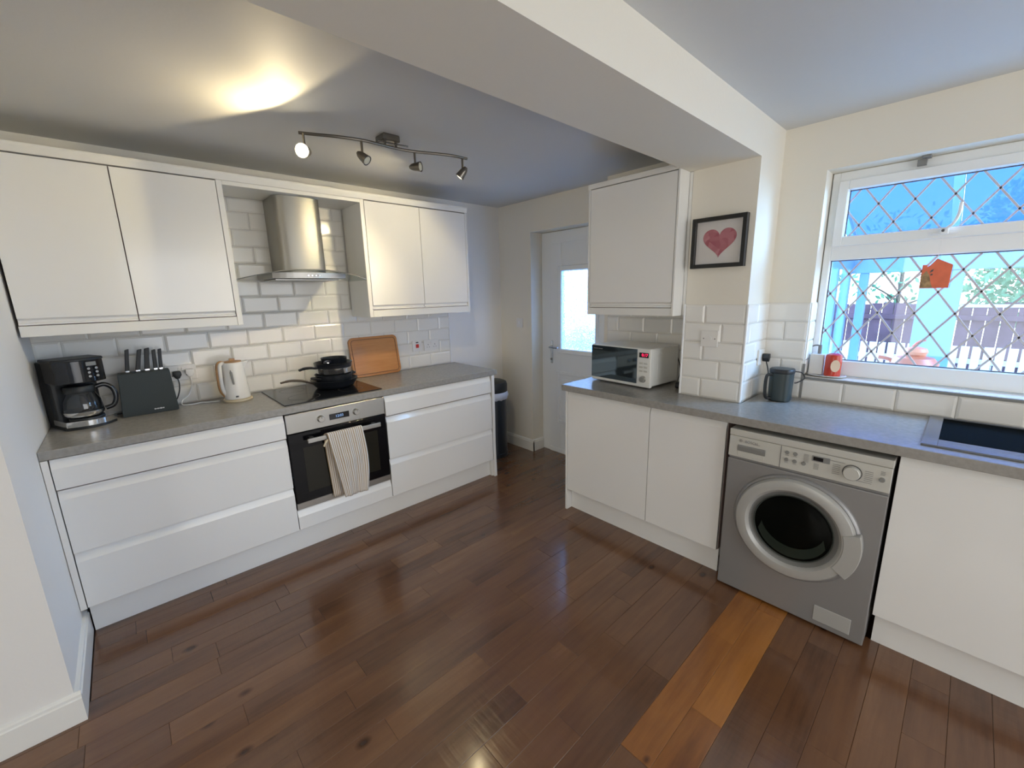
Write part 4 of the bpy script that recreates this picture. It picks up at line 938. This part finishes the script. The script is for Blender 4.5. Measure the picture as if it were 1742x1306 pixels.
# ------------------------------------------------------------------ picture on the pier
t_ = thing('framed_picture', 'black box frame with a pink paper heart on the pier', 'picture', (XP-.01, -2.21, 1.742))
fy0, fy1, fz0, fz1 = -2.345, -2.074, 1.616, 1.870
b = nb(); x0, x1 = XP-.032, XP-.001
box(b, x0, x1, fy1-.020, fy1, fz0, fz1, .001); box(b, x0, x1, fy0, fy0+.020, fz0, fz1, .001); box(b, x0, x1, fy0+.019, fy1-.019, fz0, fz0+.020, .001); box(b, x0, x1, fy0+.019, fy1-.019, fz1-.020, fz1, .001)
ob('frame', b, 'frame', t_)
b = nb(); box(b, XP-.012, XP-.002, fy0+.018, fy1-.018, fz0+.018, fz1-.018); mo = ob('mount', b, 'mount', t_)
m = mat('paper_heart', (.52, .16, .20), .7, bump=.1); n = m.node_tree
v = n.nodes.new('ShaderNodeTexVoronoi'); v.inputs['Scale'].default_value = 38; tcn = n.nodes.new('ShaderNodeTexCoord'); r = n.nodes.new('ShaderNodeValToRGB')
r.color_ramp.elements[0].color = (.42, .09, .13, 1); r.color_ramp.elements[1].color = (.62, .24, .27, 1); s_ = n.nodes.new('ShaderNodeSeparateXYZ')
n.links.new(tcn.outputs['Object'], v.inputs['Vector']); n.links.new(v.outputs['Color'], s_.inputs[0]); n.links.new(s_.outputs[0], r.inputs[0]); n.links.new(r.outputs[0], n.nodes['Principled BSDF'].inputs['Base Color'])
P = []
for i in range(48):
    a = 2*math.pi*i/48; hx = 16*math.sin(a)**3; hz = 13*math.cos(a)-5*math.cos(2*a)-2*math.cos(3*a)-math.cos(4*a); P.append((-2.212-hx*.0052, 1.750+hz*.0050))
b = nb(); prism(b, P, 'x', XP-.0145, XP-.0118); ob('paper_heart', b, m, mo)
b = nb(); box(b, XP-.0245, XP-.0225, fy0+.019, fy1-.019, fz0+.019, fz1-.019); ob('glass', b, 'clear', t_)

# ------------------------------------------------------------------ grey pot by the pier
t_ = thing('grey_appliance', 'dark grey-green lidded appliance with black lead beside the pier', 'appliance', (.165, -2.505, WT))
def rsq(r, k, z, bm_, cx, cy, n_=32): return [bm_.verts.new((cx+r*math.copysign(abs(math.cos(2*math.pi*i/n_))**k, math.cos(2*math.pi*i/n_)), cy+r*math.copysign(abs(math.sin(2*math.pi*i/n_))**k, math.sin(2*math.pi*i/n_)), z)) for i in range(n_)]
def rsolid(name, prof, m_, parent, cx, cy, k=.72):
    b_ = bmesh.new(); rr = [rsq(r, k, z, b_, cx, cy) for r, z in prof]
    for A, B in zip(rr, rr[1:]):
        for i in range(32): b_.faces.new((A[i], A[(i+1) % 32], B[(i+1) % 32], B[i]))
    b_.faces.new(rr[0]); b_.faces.new(rr[-1]); bmesh.ops.recalc_face_normals(b_, faces=b_.faces); b = nb(); merge(b, b_); return ob(name, b, m_, parent, True)
pc = (.168, -2.508)
bdy = rsolid('body', [(.046, WT+.001), (.052, WT+.008), (.0545, WT+.150), (.0545, WT+.152)], 'pot', t_, *pc)
rsolid('lid', [(.0555, WT+.152), (.0565, WT+.156), (.0565, WT+.170), (.054, WT+.174), (.05, WT+.1745)], 'blackmat', t_, *pc)
rsolid('lid_inset', [(.046, WT+.1740), (.046, WT+.1755), (.02, WT+.176)], 'pot', t_, *pc)
b = nb(); tube(b, [(.118, -2.475, 1.055), (.098, -2.458, 1.05), (.093, -2.455, .99), (.098, -2.460, .935), (.120, -2.475, .925)], .008, 8); ob('side_handle', b, 'blackmat', bdy, True)
b = nb(); tube(b, [(.205, -2.555, 1.068), (.222, -2.585, 1.062), (.222, -2.60, 1.035), (.200, -2.575, 1.012), (.196, -2.562, 1.008)], .0028, 8); ob('cable_loop', b, 'blackmat', bdy, True)
t_ = thing('power_plug', 'black plug in the narrow pier side above the grey appliance', 'plug', (.235, YP1-.02, 1.13))
b = nb(); prism(b, [(.212, 1.148), (.245, 1.148), (.248, 1.125), (.236, 1.104), (.222, 1.104), (.210, 1.125)], 'y', YP1-.052, YP1-.0185, .004, 2); ob('plug_body', b, 'blackmat', t_, True)
b = nb(); tube(b, [(.229, YP1-.036, 1.11), (.228, YP1-.042, 1.09), (.222, YP1-.05, 1.07), (.205, YP1-.06, 1.04), (.2, YP1-.055, 1.0), (.215, YP1-.05, .95), (.222, YP1-.055, .914)], .0032, 8); ob('cable', b, 'blackmat', t_, True)

# ------------------------------------------------------------------ soap on the sill
sx_, sz_ = XN+.055, 1.0335
t_ = thing('soap_dish', 'white oval dish on the left end of the window sill', 'dish', (sx_, -2.665, sz_))
b = nb(); lathe(b, [(0, 0), (.05, 0), (.080, .006), (.088, .010), (.087, .012), (.078, .008), (0, .004)], 40, Matrix.Translation((sx_, -2.667, sz_)) @ Matrix.Diagonal((.62, 1, 1, 1)), False); ob('dish', b, 'ceramic', t_, True)
t_ = thing('soap_dispenser', 'square white soap dispenser with a grey pump in the window corner', 'soap dispenser', (sx_, -2.625, sz_+.006))
b = nb(); box(b, sx_-.01, sx_+.045, -2.650, -2.586, sz_+.0065, sz_+.118, .006, 3); ob('bottle', b, 'ceramic', t_)
b = nb(); cyl(b, (sx_+.018, -2.622, sz_+.117), (0, 0, 1), .009, .048, 16); tube(b, [(sx_+.018, -2.622, sz_+.162), (sx_+.018, -2.602, sz_+.162), (sx_+.018, -2.588, sz_+.156)], .004, 8); ob('pump', b, 'midgrey', t_, True)
t_ = thing('hand_soap_bottle', 'red hand soap bottle with pale oval label and clear pump', 'soap bottle', (sx_-.004, -2.688, sz_+.005))
T = Matrix.Translation((sx_-.004, -2.692, sz_+.005))
b = nb(); lathe(b, [(0, .001), (.031, .001), (.036, .006), (.036, .104), (.032, .116), (.018, .123), (0, .124)], 32, T, False); bt = ob('bottle', b, 'redsoap', t_, True)
b = nb(); lathe(b, [(0, 0), (.026, 0), (.026, .001), (0, .001)], 28, along((sx_-.040, -2.708, sz_+.066), (-1, -.42, 0)) @ Matrix.Diagonal((.8, 1.2, 1, 1)), False); ob('label', b, 'labelcream', bt)
b = nb(); lathe(b, [(0, .124), (.016, .124), (.016, .142), (.006, .146), (.006, .166), (0, .166)], 20, T, False); tube(b, [(sx_-.004, -2.692, sz_+.170), (sx_-.008, -2.722, sz_+.172), (sx_-.010, -2.735, sz_+.166)], .005, 8); ob('clear_pump', b, 'clear', t_, True)

# ------------------------------------------------------------------ outside: conservatory, garden
b = nb(); box(b, .62, 12, -9, 4, -.35, -.25); g = struct('ground', b, 'patio')
t_ = thing('conservatory', 'pale blue-lit white conservatory outside the leaded window', 'conservatory', (1.8, -3.2, -.25))
def bar(name, x0, x1, y0, y1, z0, z1, m_='cons', parent=t_): b = nb(); box(b, x0, x1, y0, y1, z0, z1, .006); return ob(name, b, m_, parent)
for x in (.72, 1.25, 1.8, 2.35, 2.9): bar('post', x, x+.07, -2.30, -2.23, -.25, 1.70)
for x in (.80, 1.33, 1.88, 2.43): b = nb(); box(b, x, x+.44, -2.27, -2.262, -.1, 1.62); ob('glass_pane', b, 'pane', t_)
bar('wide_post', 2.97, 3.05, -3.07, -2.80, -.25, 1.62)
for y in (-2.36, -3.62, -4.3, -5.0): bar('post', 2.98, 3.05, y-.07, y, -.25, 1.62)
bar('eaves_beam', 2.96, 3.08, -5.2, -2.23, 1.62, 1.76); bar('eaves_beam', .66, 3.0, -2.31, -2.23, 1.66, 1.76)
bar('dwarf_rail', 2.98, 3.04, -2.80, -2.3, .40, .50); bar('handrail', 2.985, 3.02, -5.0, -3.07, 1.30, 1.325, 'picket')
def slope(y0, y1, z_off, th, name, m_):
    b = nb(); prism(b, [(.62, 2.62+z_off), (3.05, 1.74+z_off), (3.05, 1.74+z_off+th), (.62, 2.62+z_off+th)], 'y', y0, y1); return ob(name, b, m_, t_)
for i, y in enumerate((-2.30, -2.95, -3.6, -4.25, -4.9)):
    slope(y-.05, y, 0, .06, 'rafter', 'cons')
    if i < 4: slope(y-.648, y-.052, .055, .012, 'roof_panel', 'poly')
# fence
FT = 1.22
t_ = thing('timber_fence', 'reddish-brown stained board fence at the far side of the garden', 'fence', (6.5, -2.5, -.25))
y = -7.5; k = 0
while y < 1.5:
    b = nb(); box(b, 6.5+.01*(k % 2), 6.52+.01*(k % 2), y, y+.132, -.25, FT+random.uniform(-.015, .015), .003); ob('board', b, 'fence', t_); y += .14; k += 1
for z in (.1, .98): b = nb(); box(b, 6.46, 6.50, -7.5, 1.5, z, z+.07, .003); ob('rail', b, 'fence', t_)
t_ = thing('sunlit_fence_base', 'pale pickets standing in for the sunlit lower half of the brown fence', 'fence', (5.4, -2.5, -.25))  # added pickets: sunlight on the lower board fence, built as pale slats
y = -6.5
while y < 0:
    b = nb(); box(b, 5.4, 5.42, y, y+.075, -.25, .72, .002); ob('picket', b, 'picket', t_); y += .10
b = nb(); box(b, 5.42, 5.45, -6.5, 0, .5, .56); ob('rail', b, 'picket', t_)
def tree(x, y, h, r, nleaf, seed, label, trunk=.07, lm='leaf'):
    rn = random.Random(seed); t_ = thing('garden_tree', label, 'tree', (x, y, -.25))
    b = nb(); tube(b, [(x, y, -.25), (x+.03, y+.03, h*.35), (x-.03, y, h*.7), (x, y+.05, h)], [trunk, trunk*.8, trunk*.6, trunk*.3], 8)
    for i in range(11):
        a = rn.uniform(0, 6.28); z = h*rn.uniform(.3, .85); L = r*rn.uniform(.6, 1.05)
        tube(b, [(x, y, z), (x+L*.5*math.cos(a), y+L*.5*math.sin(a), z+.2), (x+L*math.cos(a), y+L*math.sin(a), z+.35)], [trunk*.4, trunk*.25, trunk*.12], 6, k=4)
    ob('trunk', b, 'bark', t_, True)
    vs_, fs = [], []
    for i in range(nleaf):
        while True:
            p = Vector([rn.uniform(-1, 1) for _ in range(3)])
            if p.length < 1: break
        c = Vector((x, y, h*.85))+Vector((p.x*r, p.y*r, p.z*r*.95)); u = Vector([rn.uniform(-1, 1) for _ in range(3)]).normalized(); w = u.orthogonal().normalized(); s = rn.uniform(.03, .06)
        k0 = len(vs_); vs_ += [c-u*s*1.4, c+w*s*.7, c+u*s*1.4, c-w*s*.7]; fs.append((k0, k0+1, k0+2, k0+3))
    me = bpy.data.meshes.new('foliage'); me.from_pydata(vs_, [], fs); me.materials.append(M[lm]); o = bpy.data.objects.new('foliage', me); COL.objects.link(o); o.parent = t_; o.matrix_parent_inverse = t_.matrix_basis.inverted(); o['kind'] = 'stuff'
tree(8.6, -4.6, 2.35, 1.75, 9000, 1, 'leafy green tree behind the fence, right part of the window')
tree(8.3, -2.2, 2.3, 1.0, 260, 2, 'bare thin tree behind the fence, left part of the window', .05)
tree(1.75, -.15, .62, .62, 5200, 5, 'pale shrub outside the frosted back door glass', .02, 'leaf_pale')
# orange toy
t_ = thing('garden_toy', 'bulbous orange object on a low stand outside, under the leaded window', 'toy', (1.2, -2.95, -.25))
T = Matrix.Translation((1.2, -2.95, .98))
b = nb(); lathe(b, [(0, .0), (.08, .0), (.112, .02), (.115, .05), (.09, .082), (.05, .092), (.052, .105), (.058, .12), (.05, .138), (.02, .148), (0, .15)], 40, T, False); ob('body', b, 'toy', t_, True)
b = nb(); tube(b, [(1.2, -2.86, 1.03), (1.2, -2.815, 1.045), (1.2, -2.78, 1.05)], .012, 8); ob('spout', b, 'toy', t_, True)
b = nb(); tube(b, [(1.2, -2.935, 1.128), (1.2, -2.955, 1.155), (1.2, -2.985, 1.175)], .008, 8); ob('handle', b, 'redsoap', t_, True)
b = nb(); box(b, 1.05, 1.35, -3.15, -2.75, .95, .98, .004)
for x in (1.07, 1.31):
    for y in (-3.13, -2.79): box(b, x, x+.02, y, y+.02, -.25, .95)
ob('stand', b, 'picket', t_)
